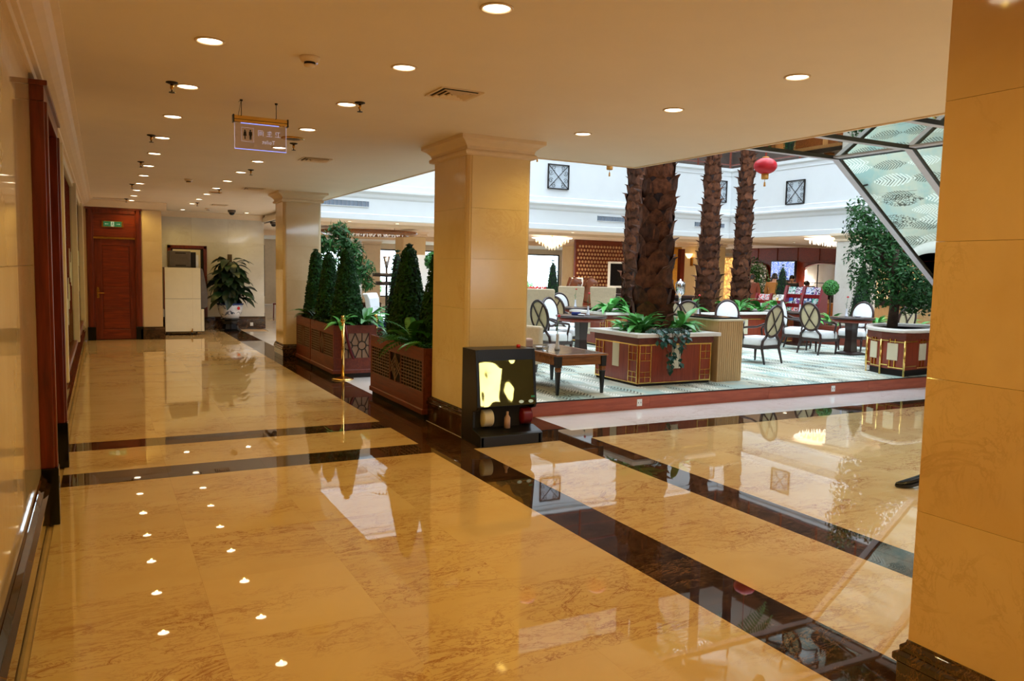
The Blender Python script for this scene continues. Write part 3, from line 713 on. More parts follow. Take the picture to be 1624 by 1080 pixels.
# ================================================================== CEILING FITTINGS
def spot(loc, power, size=R(125), blend=0.7, rad=0.014, color=WARM, parent=None):
    ld = bpy.data.lights.new('lamp', 'SPOT'); ld.energy = power; ld.color = color
    ld.spot_size = size; ld.spot_blend = blend; ld.shadow_soft_size = rad
    o = bpy.data.objects.new('lamp', ld); COL.objects.link(o); o.parent = parent; o.location = loc
    return o
ring_me = MB().rings([[(r*math.cos(2*PI*j/28), r*math.sin(2*PI*j/28), z) for j in range(28)] for r, z in ((0.066, 0.0), (0.082, 0.0), (0.084, -0.005), (0.078, -0.010), (0.069, -0.007), (0.066, 0.0))], False).mesh('trim_ring')
ring_me.materials.append(MATS['trim_paint'])
lens_me = MB().lathe([(0.068, 0.0), (0.06, -0.004), (0.04, -0.007), (0.0005, -0.008)], 24, smooth=True).mesh('lens'); lens_me.materials.append(MATS['lamp_disc'])
def downlight(x, y, z, label, group, power, size=R(150), color=WARM):
    t = thing('downlight', label, 'downlight', (x, y, z), 0, group)
    inst('trim_ring', ring_me, None, t, Matrix()); inst('lens', lens_me, None, t, Matrix())
    if power: spot((0, 0, -0.024), power, size, color=color, parent=t)
LL = 'round recessed downlight in the ceiling row nearer the left wall'
RL = 'round recessed downlight in the ceiling row nearer the planters'
ML = 'round recessed downlight in the ceiling bay right of the column'
FL = 'round recessed downlight in the lowered end of the ceiling'
for i in range(-5, 11): downlight(0.58, 4.92 + i*1.325, CE, LL, 'left row of corridor downlights', SPOT_W)
for i in range(-3, 12): downlight(1.74, 3.55 + i*1.325, CE, RL, 'right row of corridor downlights', SPOT_W)
for y in (-0.6, 2.3, 3.72, 4.95, 6.25): downlight(3.98, y, CE, ML, 'downlights right of the column', SPOT_W*1.6)
for x, y in ((1.74, 20.3), (3.2, 20.3)): downlight(x, y, CE, FL, 'end downlights', SPOT_W)
for x, y in ((11.6, 18.6), (13.4, 18.5), (16.9, 18.6), (9.2, 18.4), (6.5, 18.6), (5.3, 18.6), (18.5, 15.5), (18.5, 12.0), (19.5, 18.0), (13, 22), (8, 26), (15, 28), (20, 24), (12.5, 28.5), (7, 20.5)):
    downlight(x, y, LC, 'small round downlight in the lounge ceiling beyond the atrium', 'lounge downlights', LOUNGE_W, color=(1.0, 0.8, 0.55))

def sprinkler(x, y, label, group):
    t = thing('sprinkler', label, 'sprinkler', (x, y, CE), 0, group)
    MB().lathe([(0.04, 0), (0.042, -0.006), (0.02, -0.014)], 14).build('escutcheon', 'dark_metal', t)
    MB().lathe([(0.012, -0.01), (0.012, -0.045), (0.006, -0.05), (0.006, -0.07)], 8).build('pipe', 'brass', t)
    MB().lathe([(0.022, -0.07), (0.022, -0.074)], 12).build('deflector', 'dark_metal', t)
for y in (6.17, 8.79, 11.15, 14.43, 17.8): sprinkler(0.47, y, 'small brass sprinkler head left of the left downlight row', 'left sprinkler heads')
for y in (6.08, 8.46, 11.12, 14.34, 17.8): sprinkler(1.81, y, 'small brass sprinkler head beside the right downlight row', 'right sprinkler heads')
def detector(x, y, label):
    t = thing('smoke_detector', label, 'smoke detector', (x, y, CE))
    MB().lathe([(0.062, 0), (0.062, -0.012), (0.05, -0.03), (0.04, -0.032)], 18).build('housing', 'trim_paint', t)
    MB().lathe([(0.034, -0.03), (0.034, -0.046)], 16).build('sensor_gap', 'dark_gap', t)
    MB().lathe([(0.036, -0.046), (0.034, -0.056), (0.01, -0.06)], 16).build('cap', 'trim_paint', t)
    MB().ball((0.045, 0.0, -0.034), 0.006, 8, 5).build('indicator', 'sign_white', t)
detector(1.16, 4.96, 'cream smoke detector on the ceiling nearest the viewer')
detector(1.2, 12.97, 'cream smoke detector further along the corridor ceiling')
detector(2.2, 19.4, 'small dark detector on the ceiling end above the white cabinet')
def vent(x, y, w, label):
    t = thing('ceiling_vent', label, 'air vent', (x, y, CE))
    h = w/2
    MB().cbox(0, 0, -0.002, w-0.02, w-0.02, 0.004).build('backing', 'dark_recess', t)
    for k in range(4):
        a = h - k*h*0.24; b = a - h*0.16
        MB().rings([[(s*q, r*q, z) for s, r in ((-1, -1), (1, -1), (1, 1), (-1, 1))] for q, z in ((a, -0.002 - (k > 0)*0.006), (a, -0.01 - (k > 0)*0.008), (b, -0.004), (b, -0.001))], False, False).build('louvre' if k else 'frame', 'trim_paint', t)
    MB().cbox(0, 0, -0.012, h*0.2, h*0.2, 0.006).build('louvre', 'trim_paint', t)
vent(2.31, 5.39, 0.33, 'square louvred air vent in the ceiling nearest the viewer')
vent(2.3, 9.57, 0.34, 'square louvred air vent above the first planter')
vent(2.29, 13.81, 0.34, 'square louvred air vent above the second column')
vent(2.28, 18.1, 0.34, 'square louvred air vent at the far end of the corridor')
t = thing('ceiling_vent', 'narrow slot air vent in the ceiling in front of the wooden door', 'air vent', (0.2, 17.9, CE))
MB().cbox(0, 0, -0.002, 0.62, 0.12, 0.004).build('backing', 'dark_recess', t)
MB().cbox(0, 0.065, -0.004, 0.64, 0.012, 0.008).cbox(0, -0.065, -0.004, 0.64, 0.012, 0.008).cbox(0, 0, -0.004, 0.64, 0.014, 0.008).build('frame', 'trim_paint', t)
def speaker(x, y, label):
    t = thing('ceiling_speaker', label, 'speaker', (x, y, CE))
    MB().lathe([(0.115, 0), (0.115, -0.008), (0.1, -0.012)], 24).build('rim', 'brass', t)
    MB().lathe([(0.098, -0.01), (0.05, -0.014), (0.0005, -0.015)], 24).build('grille', 'grey_panel', t)
speaker(1.73, 8.13, 'round ceiling speaker behind the hanging toilet sign')
speaker(1.83, 15.0, 'round ceiling speaker far along the right downlight row')
def dome_cam(x, y, z, label):
    t = thing('dome_camera', label, 'camera', (x, y, z))
    MB().lathe([(0.09, 0), (0.09, -0.04), (0.07, -0.06)], 16).build('housing', 'grey_panel', t)
    MB().lathe([(0.065, -0.06), (0.06, -0.09), (0.035, -0.115), (0.0005, -0.12)], 16).build('dome', 'black_shiny', t)
dome_cam(2.75, 19.6, CE, 'dark dome camera on the corridor end ceiling above the bowl plant')
dome_cam(3.9, 20.6, LC, 'dark dome camera right of the recessed wall')
dome_cam(8.4, 20.2, LC, 'grey dome camera on the lounge ceiling left of the near column')

# hanging sign, seen from its back so that its writing is mirrored
sg = thing('hanging_sign', 'clear acrylic toilet sign with brass bar hung from the ceiling', 'sign', (1.135, 6.5, CE))
for x in (-0.145, 0.12): MB().tube([(x, 0, 0), (x, 0, -0.13)], 0.003, 6).lathe([(0.012, 0), (0.01, -0.012)], 10, (x, 0, 0)).build('rod', 'dark_metal', sg)
MB().tube([(-0.165, 0, -0.02), (-0.145, 0, -0.0)], 0.0015, 5).tube([(-0.145, 0, 0), (-0.17, 0, -0.13)], 0.0015, 5).build('wire', 'dark_metal', sg)
MB().prism([(-0.024, -0.13), (-0.012, -0.122), (0.012, -0.122), (0.024, -0.13), (0.024, -0.172), (0.016, -0.176), (-0.016, -0.176), (-0.024, -0.172)], -0.2, 0.2, 'X').build('bar', 'gold_rail', sg)
MB().box(-0.2, 0.2, -0.0255, -0.0235, -0.156, -0.152).build('groove', 'dark_metal', sg)
for x in (-0.206, 0.206): MB().cbox(x, 0, -0.15, 0.012, 0.056, 0.062).build('end_cap', 'black_plastic', sg, 0.004)
pn = MB().box(-0.195, 0.195, -0.004, 0.004, -0.375, -0.176).build('panel', 'sign_acrylic', sg)
MB().box(-0.197, 0.197, -0.0045, 0.0045, -0.3785, -0.3745).box(-0.15, 0.14, -0.005, 0.005, -0.18, -0.176).build('lit_edge', 'blue_edge', sg)
MB().box(-0.198, -0.195, -0.004, 0.004, -0.375, -0.18).box(0.195, 0.198, -0.004, 0.004, -0.375, -0.18).build('side_edge', 'sign_white', sg)
def pic(px, skirt):
    b = MB(); b.lathe([(0.0005, 0), (0.0065, 0.002), (0.0065, 0.006), (0.0005, 0.008)], 10).xf(TRS((px, 0, -0.232), (PI/2, 0, 0)))
    if skirt: b.prism([(px-0.008, -0.24), (px+0.008, -0.24), (px+0.013, -0.275), (px+0.004, -0.275), (px+0.004, -0.3), (px-0.004, -0.3), (px-0.004, -0.275), (px-0.013, -0.275)], -0.0065, -0.0045)
    else: b.prism([(px-0.012, -0.24), (px+0.012, -0.24), (px+0.012, -0.27), (px+0.008, -0.27), (px+0.007, -0.302), (px+0.001, -0.302), (px, -0.275), (px-0.001, -0.302), (px-0.007, -0.302), (px-0.008, -0.27), (px-0.012, -0.27)], -0.0065, -0.0045)
    return b
pic(-0.12, True).build('woman_pictogram', 'black_plastic', sg)
pic(-0.078, False).build('man_pictogram', 'black_plastic', sg)
MB().box(-0.145, -0.055, -0.005, -0.0042, -0.212, -0.2105).box(-0.145, -0.055, -0.005, -0.0042, -0.318, -0.3165).box(-0.146, -0.1445, -0.005, -0.0042, -0.318, -0.2105).box(-0.0555, -0.054, -0.005, -0.0042, -0.318, -0.2105).build('pictogram_border', 'sign_white', sg)
# the three characters (mirrored) as strokes on a 10 x 10 grid, y up
CH = {'wei': [((1, 8.5), (8, 8.5)), ((8, 8.5), (8, 4.2)), ((8, 4.2), (6.6, 5)), ((4.2, 8.5), (4.2, 1)), ((0.5, 1), (9.5, 1))],
      'sheng': [((3, 9.5), (1.4, 6)), ((2.2, 7.4), (8.6, 7.4)), ((5, 9.8), (5, 0.8)), ((1.8, 4.3), (8.2, 4.3)), ((0.5, 0.8), (9.5, 0.8))],
      'jian': [((2, 9.8), (2.8, 8.6)), ((1.2, 8), (1.2, 0.2)), ((4, 9), (8.8, 9)), ((8.8, 9), (8.8, 0.8)), ((8.8, 0.8), (7.6, 0.6)), ((3.4, 6.8), (6.6, 6.8)), ((3.4, 6.8), (3.4, 2.2)), ((6.6, 6.8), (6.6, 2.2)), ((3.4, 4.5), (6.6, 4.5)), ((3.4, 2.2), (6.6, 2.2))]}
for nm, x0 in (('jian', 0.0), ('sheng', 0.066), ('wei', 0.132)):
    b = MB()
    for a, c in CH[nm]:
        q = lambda p: (x0 - 0.025 + (10 - p[0])*0.0048 + 0.0, -0.0048, -0.268 + p[1]*0.0048)
        b.bar(q(a), q(c), 0.0035, 0.001, (0, 1, 0))
    b.build('character', 'sign_white', sg)
fc = bpy.data.curves.new('lettering', 'FONT'); fc.body = 'Toilet'; fc.size = 0.042; fc.extrude = 0.0004; fc.align_x = 'CENTER'
fo = bpy.data.objects.new('lettering', fc); COL.objects.link(fo)
dg = bpy.context.evaluated_depsgraph_get()
lm = bpy.data.meshes.new_from_object(fo.evaluated_get(dg)); bpy.data.objects.remove(fo)
lm.materials.clear(); lm.materials.append(MATS['sign_white'])
lo_ = inst('lettering', lm, None, sg, Matrix.Translation((0.06, -0.0046, -0.325)) @ Matrix.Rotation(PI/2, 4, 'X') @ Matrix.Diagonal((-1, 1, 1, 1)))

# exit sign over the wooden door
ex = thing('exit_sign', 'green exit sign with running figure above the wooden door', 'sign', (0.22, YD, 2.44))
MB().cbox(0, 0.0, 0, 0.4, 0.03, 0.13).build('housing', 'brass', ex, 0.004)
MB().cbox(0, -0.017, 0, 0.34, 0.004, 0.105).build('face', 'exit_green', ex)
MB().cbox(0, -0.020, 0, 0.06, 0.003, 0.1).build('pictogram_field', 'exit_white', ex)
MB().cbox(0.004, -0.0225, 0.034, 0.014, 0.002, 0.014).bar((0, -0.0225, 0.024), (-0.006, -0.0225, -0.006), 0.014, 0.002, (0, 1, 0)).bar((-0.006, -0.0225, -0.006), (-0.02, -0.0225, -0.04), 0.008, 0.002, (0, 1, 0)).bar((-0.004, -0.0225, -0.006), (0.014, -0.0225, -0.02), 0.008, 0.002, (0, 1, 0)).bar((0.014, -0.0225, -0.02), (0.012, -0.0225, -0.042), 0.008, 0.002, (0, 1, 0)).bar((0, -0.0225, 0.018), (0.02, -0.0225, 0.006), 0.006, 0.002, (0, 1, 0)).build('running_figure', 'exit_green', ex)
for s in (-1, 1):
    MB().cbox(s*0.1, -0.0205, 0, 0.05, 0.002, 0.008).add([(s*0.145, -0.0205, 0), (s*0.125, -0.0205, 0.014), (s*0.125, -0.0205, -0.014)], [(0, 1, 2)]).build('arrow', 'exit_white', ex)

# ================================================================== ESCALATOR with mirrored underside
ZK, XK, SL = 3.27, 8.89, 0.7242
XE = 13.2
ys = [7.61, 6.47, 5.33, 4.19]
es = thing('escalator', 'escalator with mirror clad underside rising behind the right marble pier', 'escalator', (0, 0, 0))
zx = lambda x: ZK - max(0, x - XK)*SL
def under(x0, x1, y0, y1, name, mat, lift=0.0, th=0.012, g=0.002):
    a = [(x0+g, zx(x0+g)+lift), (x1-g, zx(x1-g)+lift)]
    MB().rings([[(x, y0+g, z) , (x, y1-g, z), (x, y1-g, z+th), (x, y0+g, z+th)] for x, z in a], True, False).build(name, mat, es)
xs_f = [5.95, 6.9, 7.9, XK]
xs_s = [XK + i*0.62 for i in range(7)] + [XE]
for b in range(3):
    y1, y0 = ys[b], ys[b+1]
    for i in range(3): under(xs_f[i], xs_f[i+1], y0, y1, 'mirror_panel', 'mirror')
    for i in range(len(xs_s)-1): under(xs_s[i], xs_s[i+1], y0, y1, 'mirror_panel', 'mirror')
for y in ys:
    for x0, x1 in ((5.95, XK), (XK, XE)):
        w0, w1 = (y-0.1, y) if y == ys[0] else (y-0.05, y+0.05)
        under(x0, x1, w0, w1, 'trim_strip', 'trim_metal', -0.02, 0.03, 0)
        under(x0, x1, w0-0.02, w0, 'trim_edge', 'black_plastic', -0.024, 0.03, 0)
for b in range(3):
    under(XK-0.13, XK-0.01, ys[b+1]+0.05, ys[b]-0.1, 'kink_strip', 'trim_metal', -0.012, 0.012, 0)
    under(XK-0.01, XK+0.02, ys[b+1]+0.05, ys[b]-0.1, 'kink_edge', 'black_plastic', -0.014, 0.012, 0)
th = 0.95
for y in (ys[0]-0.03, ys[-1]+0.0):
    MB().rings([[(x, y, zx(x)+0.012), (x, y+0.03, zx(x)+0.012), (x, y+0.03, zx(x)+th), (x, y, zx(x)+th)] for x in (5.95, XK, XE)], True, False).build('side_cladding', 'trim_metal', es)
    MB().rings([[(x, y+0.008, zx(x)+th), (x, y+0.02, zx(x)+th), (x, y+0.02, zx(x)+th+0.8), (x, y+0.008, zx(x)+th+0.8)] for x in (5.95, XK, XE)], True, False).build('glass_balustrade', 'clear_glass', es)
    MB().tube([(5.95, y+0.015, ZK+th+0.83), (XK, y+0.015, ZK+th+0.83), (XE, y+0.015, zx(XE)+th+0.83), (XE+0.15, y+0.015, zx(XE)+th+0.6), (XE, y+0.015, zx(XE)+th+0.3)], 0.04, 8).build('handrail', 'black_plastic', es)
MB().rings([[(x, ys[-1]+0.06, zx(x)+th-0.25), (x, ys[0]-0.06, zx(x)+th-0.25), (x, ys[0]-0.06, zx(x)+th-0.2), (x, ys[-1]+0.06, zx(x)+th-0.2)] for x in (5.95, XK, XE)], True, False).build('step_band', 'dark_metal', es)
MB().box(XE-0.02, XE+0.1, ys[-1], ys[0], 0.0, zx(XE)+th).build('foot', 'trim_metal', es)

# ================================================================== SHOE POLISHING MACHINE
mc = thing('shoe_polisher', 'black shoe polishing machine with gold mirror front standing against the near column', 'machine', (3.09, 6.45, 0))
W_ = 0.64
pf_ = [(0.17, 0.9), (0.15, 0.8), (0.10, 0.36), (0.12, 0.33), (0.2, 0.31), (0.2, 0.15), (0.0, 0.1), (0.0, 0.0), (0.46, 0.0), (0.46, 0.9)]
for x0, x1 in ((0, 0.03), (W_-0.03, W_)): MB().prism(pf_, x0, x1, 'X').build('side_panel', 'black_plastic', mc, 0.004)
MB().prism([(0.17, 0.9), (0.15, 0.8), (0.46, 0.8), (0.46, 0.9)], 0.03, W_-0.03, 'X').build('top_panel', 'black_plastic', mc)
MB().prism([(0.162, 0.8), (0.112, 0.36), (0.46, 0.36), (0.46, 0.8)], 0.03, W_-0.03, 'X').build('body', 'black_plastic', mc)
mi = MB().prism([(0.155, 0.795), (0.162, 0.795), (0.108, 0.365), (0.1, 0.365)], 0.035, W_-0.012, 'X').build('mirror_front', 'gold_mirror', mc)
for x in (0.47, 0.575): MB().lathe([(0.026, 0), (0.026, 0.006), (0.02, 0.008)], 16).xf(TRS((x, 0.106, 0.395), (PI/2, 0, 0), (1, 0.6, 1))).build('button', 'exit_white', mi)
for x in (0.515, 0.535): MB().ball((x, 0.102, 0.395), 0.006, 8, 5).build('indicator', 'dark_metal', mi)
MB().cbox(0.6, 0.106, 0.44, 0.04, 0.004, 0.018).build('sticker', 'exit_green', mi)
lg = MB()
for i, (w, hh) in enumerate(((0.012, 0.016), (0.006, 0.018), (0.01, 0.012), (0.006, 0.016), (0.01, 0.012), (0.01, 0.012), (0.012, 0.012))): lg.cbox(0.5+i*0.014, 0.162, 0.845, w*0.6, 0.003, hh*0.6)
lg.build('lettering', 'brass', mc)
MB().box(0.03, W_-0.03, 0.2, 0.46, 0.1, 0.37).build('recess_back', 'dark_recess', mc)
MB().prism([(0.0, 0.0), (0.0, 0.1), (0.03, 0.115), (0.2, 0.15), (0.2, 0.0)], -0.01, W_+0.02, 'X').build('foot_tray', 'black_plastic', mc, 0.006)
def brush(x, mat, r=0.085, w=0.1):
    prof = [(0.03, 0)] + [(r*(0.96+0.04*(i % 2)), 0.01+w*i/10) for i in range(11)] + [(0.03, w+0.02)]
    MB().lathe(prof, 22).xf(TRS((x, 0.2, 0.24), (0, PI/2, 0))).build('brush_roller', mat, mc)
brush(0.08, 'cream_inset'); brush(0.5, 'red_lacquer')
MB().lathe([(0.03, 0), (0.03, 0.1), (0.012, 0.13), (0.012, 0.16)], 14, (0.34, 0.14, 0.14)).build('polish_bottle', 'pink_cloth', mc)
MB().lathe([(0.02, 0), (0.02, 0.025), (0.01, 0.03)], 12, (0.53, 0.3, 0.9)).build('warning_lamp', 'red_petal', mc)

# ================================================================== LEAVES AND PLANTS
def leaf_mesh(name, mat, L, W, droop, seg=4, fold=0.25, tip=1.0):
    """blade along +x, bending downwards, folded along the midrib"""
    vs, fs = [], []
    for i in range(seg+1):
        t = i/seg; x = L*math.sin(t*droop)/droop if droop else L*t; z = -L*(1-math.cos(t*droop))/droop if droop else 0
        w = W*math.sin(PI*min(1, (t*0.93+0.05))**tip)*0.5 + 0.002
        vs += [(x, -w, z + w*fold), (x, 0, z), (x, w, z + w*fold)]
    for i in range(seg):
        a = i*3; fs += [(a, a+1, a+4, a+3), (a+1, a+2, a+5, a+4)]
    me = bpy.data.meshes.new(name); me.from_pydata(vs, [], fs); me.polygons.foreach_set('use_smooth', [True]*len(fs)); me.materials.append(MATS[mat]); return me
def frond_mesh(name, mat, L, W, droop, n=12):
    vs, fs = [], []
    for i in range(n):
        t = (i+0.5)/n; x = L*math.sin(t*droop)/droop; z = -L*(1-math.cos(t*droop))/droop
        w = W*math.sin(PI*(0.12+0.86*t))*0.5
        for s in (-1, 1):
            k = len(vs); e = L/n*0.42
            vs += [(x-e, 0, z), (x+e, 0, z), (x+e*1.6, s*w, z-w*0.2), (x+e*0.6, s*w, z-w*0.2)]; fs.append((k, k+1, k+2, k+3))
    k = len(vs)
    for i in range(6):
        t = i/5; x = L*math.sin(t*droop)/droop; z = -L*(1-math.cos(t*droop))/droop; vs += [(x, -0.004, z+.001), (x, 0.004, z+.001)]
    for i in range(5): fs.append((k+2*i, k+2*i+1, k+2*i+3, k+2*i+2))
    me = bpy.data.meshes.new(name); me.from_pydata(vs, [], fs); me.materials.append(MATS[mat]); return me
LEAF = {'broad': leaf_mesh('leaf', 'leaf_dark', 0.34, 0.15, 1.1, 4), 'strap': leaf_mesh('leaf', 'leaf_bright', 0.34, 0.085, 1.2, 4),
        'strap_mid': leaf_mesh('leaf', 'leaf_mid', 0.34, 0.09, 1.2, 4), 'strap_dark': leaf_mesh('leaf', 'leaf_dark', 0.34, 0.1, 1.0, 4),
        'fern': frond_mesh('frond', 'leaf_mid', 0.42, 0.13, 1.3), 'fern_bright': frond_mesh('frond', 'leaf_bright', 0.42, 0.12, 1.3), 'blue': leaf_mesh('leaf', 'leaf_blue', 0.2, 0.06, 0.9, 3),
        'ivy': leaf_mesh('leaf', 'leaf_blue', 0.09, 0.07, 0.5, 2)}
def leafy(name, label, cat, loc, kind, n, scale, seed, up=(0.3, 1.2), group=None, spread=0.03):
    r = random.Random(seed); t = thing(name, label, cat, loc, 0, group)
    st = MB()
    nm = 'frond' if 'fern' in kind else 'leaf'
    for i in range(n):
        a = i*2.399 + r.uniform(-0.3, 0.3); el = r.uniform(*up); s = scale*r.uniform(0.7, 1.1)
        st_h = r.uniform(0.02, 0.12)*scale; d = spread*r.uniform(0.3, 1)
        base = Vector((d*math.cos(a), d*math.sin(a), st_h))
        st.tube([(0, 0, -0.02), tuple(base)], 0.004, 4, False)
        inst(nm, LEAF[kind], None, t, TRS(base, (r.uniform(-0.4, 0.4), -el, a), s))
    st.build('stem', 'leaf_mid', t)
    return t

def scatter_leaves(pts, mat_name, name, parent, size, seed, aspect=0.5):
    """many small leaves joined: too small to pick apart"""
    r = random.Random(seed); vs, fs = [], []
    for p, nrm in pts:
        n = Vector(nrm); n = (n + Vector((r.gauss(0, .45), r.gauss(0, .45), r.gauss(0, .45)))).normalized()
        t = n.cross(Vector((r.gauss(0, 1), r.gauss(0, 1), r.gauss(0, 1)))).normalized(); b = n.cross(t)
        s = size*r.uniform(0.6, 1.3); p = Vector(p); k = len(vs)
        vs += [tuple(p - t*s*0.5), tuple(p + b*s*aspect*0.5 + n*s*0.1), tuple(p + t*s*0.5 + n*s*0.18), tuple(p - b*s*aspect*0.5 + n*s*0.1)]
        fs.append((k, k+1, k+2, k+3))
    me = bpy.data.meshes.new(name); me.from_pydata(vs, [], fs); me.materials.append(MATS[mat_name])
    o = bpy.data.objects.new(name, me); COL.objects.link(o); o.parent = parent; o['kind'] = 'stuff'; return o
def cone_tree(label, loc, r0, h, seed, n=2200, group=None, r1=0.06):
    r = random.Random(seed); t = thing('cone_topiary', label, 'topiary', loc, 0, group)
    MB().lathe([(0.03, -0.03), (0.03, 0.12)], 8).build('stem', 'bark', t)
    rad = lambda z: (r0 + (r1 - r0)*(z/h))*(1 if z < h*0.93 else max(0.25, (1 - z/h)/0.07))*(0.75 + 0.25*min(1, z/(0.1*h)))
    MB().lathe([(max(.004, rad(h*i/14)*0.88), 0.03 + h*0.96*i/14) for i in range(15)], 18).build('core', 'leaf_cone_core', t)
    pts = []
    while len(pts) < n:
        z = h*r.random()
        if r.random() > rad(z)/r0: continue
        a = r.uniform(0, 2*PI); q = rad(z)*r.uniform(0.9, 1.06)
        pts.append(((q*math.cos(a), q*math.sin(a), 0.03+z), (math.cos(a), math.sin(a), 0.35)))
    for i in range(60):
        a = r.uniform(0, 2*PI); q = r1*r.random()*0.7; pts.append(((q*math.cos(a), q*math.sin(a), 0.03+h*0.99), (0, 0, 1)))
    scatter_leaves(pts, 'leaf_cone', 'foliage', t, 0.047, seed)
    return t
def ball_tree(label, loc, h, rb, seed):
    r = random.Random(seed); t = thing('ball_topiary', label, 'topiary', loc)
    MB().lathe([(0.16, 0), (0.2, 0.28), (0.22, 0.3), (0.18, 0.3), (0.17, 0.27)], 16).build('pot', 'dark_metal', t)
    MB().lathe([(0.17, 0.25), (0.0005, 0.26)], 14).build('soil', 'soil', t)
    MB().tube([(0, 0, 0.25), (0.01, 0, h*0.6), (0, 0, h)], 0.016, 6).build('stem', 'bark', t)
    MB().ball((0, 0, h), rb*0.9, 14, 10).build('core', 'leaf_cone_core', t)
    pts = []
    for i in range(1100):
        v = Vector((r.gauss(0, 1), r.gauss(0, 1), r.gauss(0, 1))).normalized(); pts.append((tuple(Vector((0, 0, h)) + v*rb*r.uniform(.9, 1.04)), v))
    scatter_leaves(pts, 'leaf_mid', 'foliage', t, 0.05, seed)
    return t
def bushy_tree(name, label, loc, trunk_h, blobs, n, size, seed, mat='leaf_tree', tr=0.05, pot=None, aspect=0.4):
    r = random.Random(seed); t = thing(name, label, 'tree', loc)
    if pot:
        MB().lathe([(pot*0.7, 0), (pot, 0.34), (pot*1.06, 0.36), (pot*0.9, 0.36)], 18).build('pot', 'dark_metal', t)
    MB().tube([(0, 0, 0), (tr*0.5, 0, trunk_h*0.4), (-tr*0.5, tr*0.4, trunk_h*0.8), (0, 0, trunk_h*1.1)], [tr*1.15, tr, tr*0.85, tr*0.5], 8).build('trunk', 'bark', t)
    for (bx, by, bz, br) in blobs:
        MB().tube([(0, 0, trunk_h*0.75), (bx*0.5, by*0.5, (trunk_h*0.75+bz)/2), (bx, by, bz)], [tr*0.45, tr*0.3, 0.008], 6).build('branch', 'bark', t)
    pts = []
    wsum = sum(b[3]**2 for b in blobs)
    for (bx, by, bz, br) in blobs:
        for i in range(int(n*br*br/wsum)):
            v = Vector((r.gauss(0, 1), r.gauss(0, 1), r.gauss(0, 1))).normalized(); q = br*(r.random()**0.45)
            nn = (v + Vector((0, 0, 0.6))).normalized()
            pts.append(((bx+v.x*q, by+v.y*q, bz+v.z*q*0.9), nn))
    scatter_leaves(pts, mat, 'foliage', t, size, seed, aspect)
    return t

# palm trunk: fibre core and curled leaf bases, plus a crown of fronds up under the roof
def boot_mesh(w, h):
    vs = [(-w*0.5, 0.015, 0), (w*0.5, 0.015, 0), (-w*0.5, -0.012, h*0.55), (w*0.5, -0.012, h*0.55), (0, -0.03, h*0.35), (-w*0.22, -0.05, h*0.85), (w*0.22, -0.05, h*0.85), (0, -0.045, h*0.78), (-w*0.04, -0.12, h*0.97), (w*0.04, -0.12, h*0.97), (0, -0.015, h*0.9)]
    fs = [(0, 1, 4), (0, 4, 2), (1, 3, 4), (2, 4, 7, 5), (4, 3, 6, 7), (5, 7, 8), (7, 6, 9), (7, 9, 8), (5, 8, 10), (8, 9, 10), (9, 6, 10), (2, 5, 10), (3, 10, 6)]
    me = bpy.data.meshes.new('leaf_base'); me.from_pydata(vs, [], fs); me.materials.append(MATS['palm_boot']); return me
palm_frond = None
def palm(label, base, top, r0, r1, nrow, nper, seed, zmax=7.6):
    global palm_frond
    r = random.Random(seed); base = Vector(base); top = Vector(top)
    t = thing('palm_tree', label, 'palm', base)
    d = (top - base) / (top.z - base.z)
    ht = zmax - base.z
    ax = lambda z: Vector((d.x*z, d.y*z, z))
    rr = lambda z: max(r1*0.85, r0 + (r1 - r0)*z/(top.z - base.z)) + (0.06*r0*math.exp(-z*3))
    rings = []
    for i in range(41):
        z = -0.1 + (ht+0.1)*i/40; c = ax(z); q = rr(max(z, 0))*(0.93 + 0.05*math.sin(i*2.1))
        rings.append([(c.x + q*math.cos(2*PI*j/16)*(1+0.04*noise.noise((j, i, seed))), c.y + q*math.sin(2*PI*j/16)*(1+0.04*noise.noise((j+9, i, seed))), c.z) for j in range(16)])
    MB().rings(rings).build('trunk', 'palm_fibre', t)
    hz = (top.z - base.z)/nrow
    bm_ = boot_mesh(2*PI*r0/nper*1.2, hz*1.5)
    kmax = int((min(ht, top.z - base.z + 0.3))/hz)
    for i in range(kmax):
        z = hz*i; q = rr(z)
        for j in range(nper):
            a = 2*PI*(j + (i % 2)*0.5)/nper + r.uniform(-.12, .12) + i*0.05
            c = ax(z); s = q/r0*r.uniform(0.85, 1.15)
            inst('leaf_base', bm_, None, t, TRS((c.x + q*0.93*math.cos(a), c.y + q*0.93*math.sin(a), z + r.uniform(-.02, .02)), (r.uniform(-.1, .06), r.uniform(-.28, .28), a + PI/2), (s, r.uniform(.5, 1.3), r.uniform(.75, 1.15))))
    if palm_frond is None: palm_frond = frond_mesh('frond', 'leaf_mid', 1.7, 0.9, 1.5, 22)
    c = ax(ht)
    for i in range(14):
        inst('frond', palm_frond, None, t, TRS(c, (0, -r.uniform(-0.2, 1.1), i*2.399), r.uniform(.85, 1.1)))
    return t
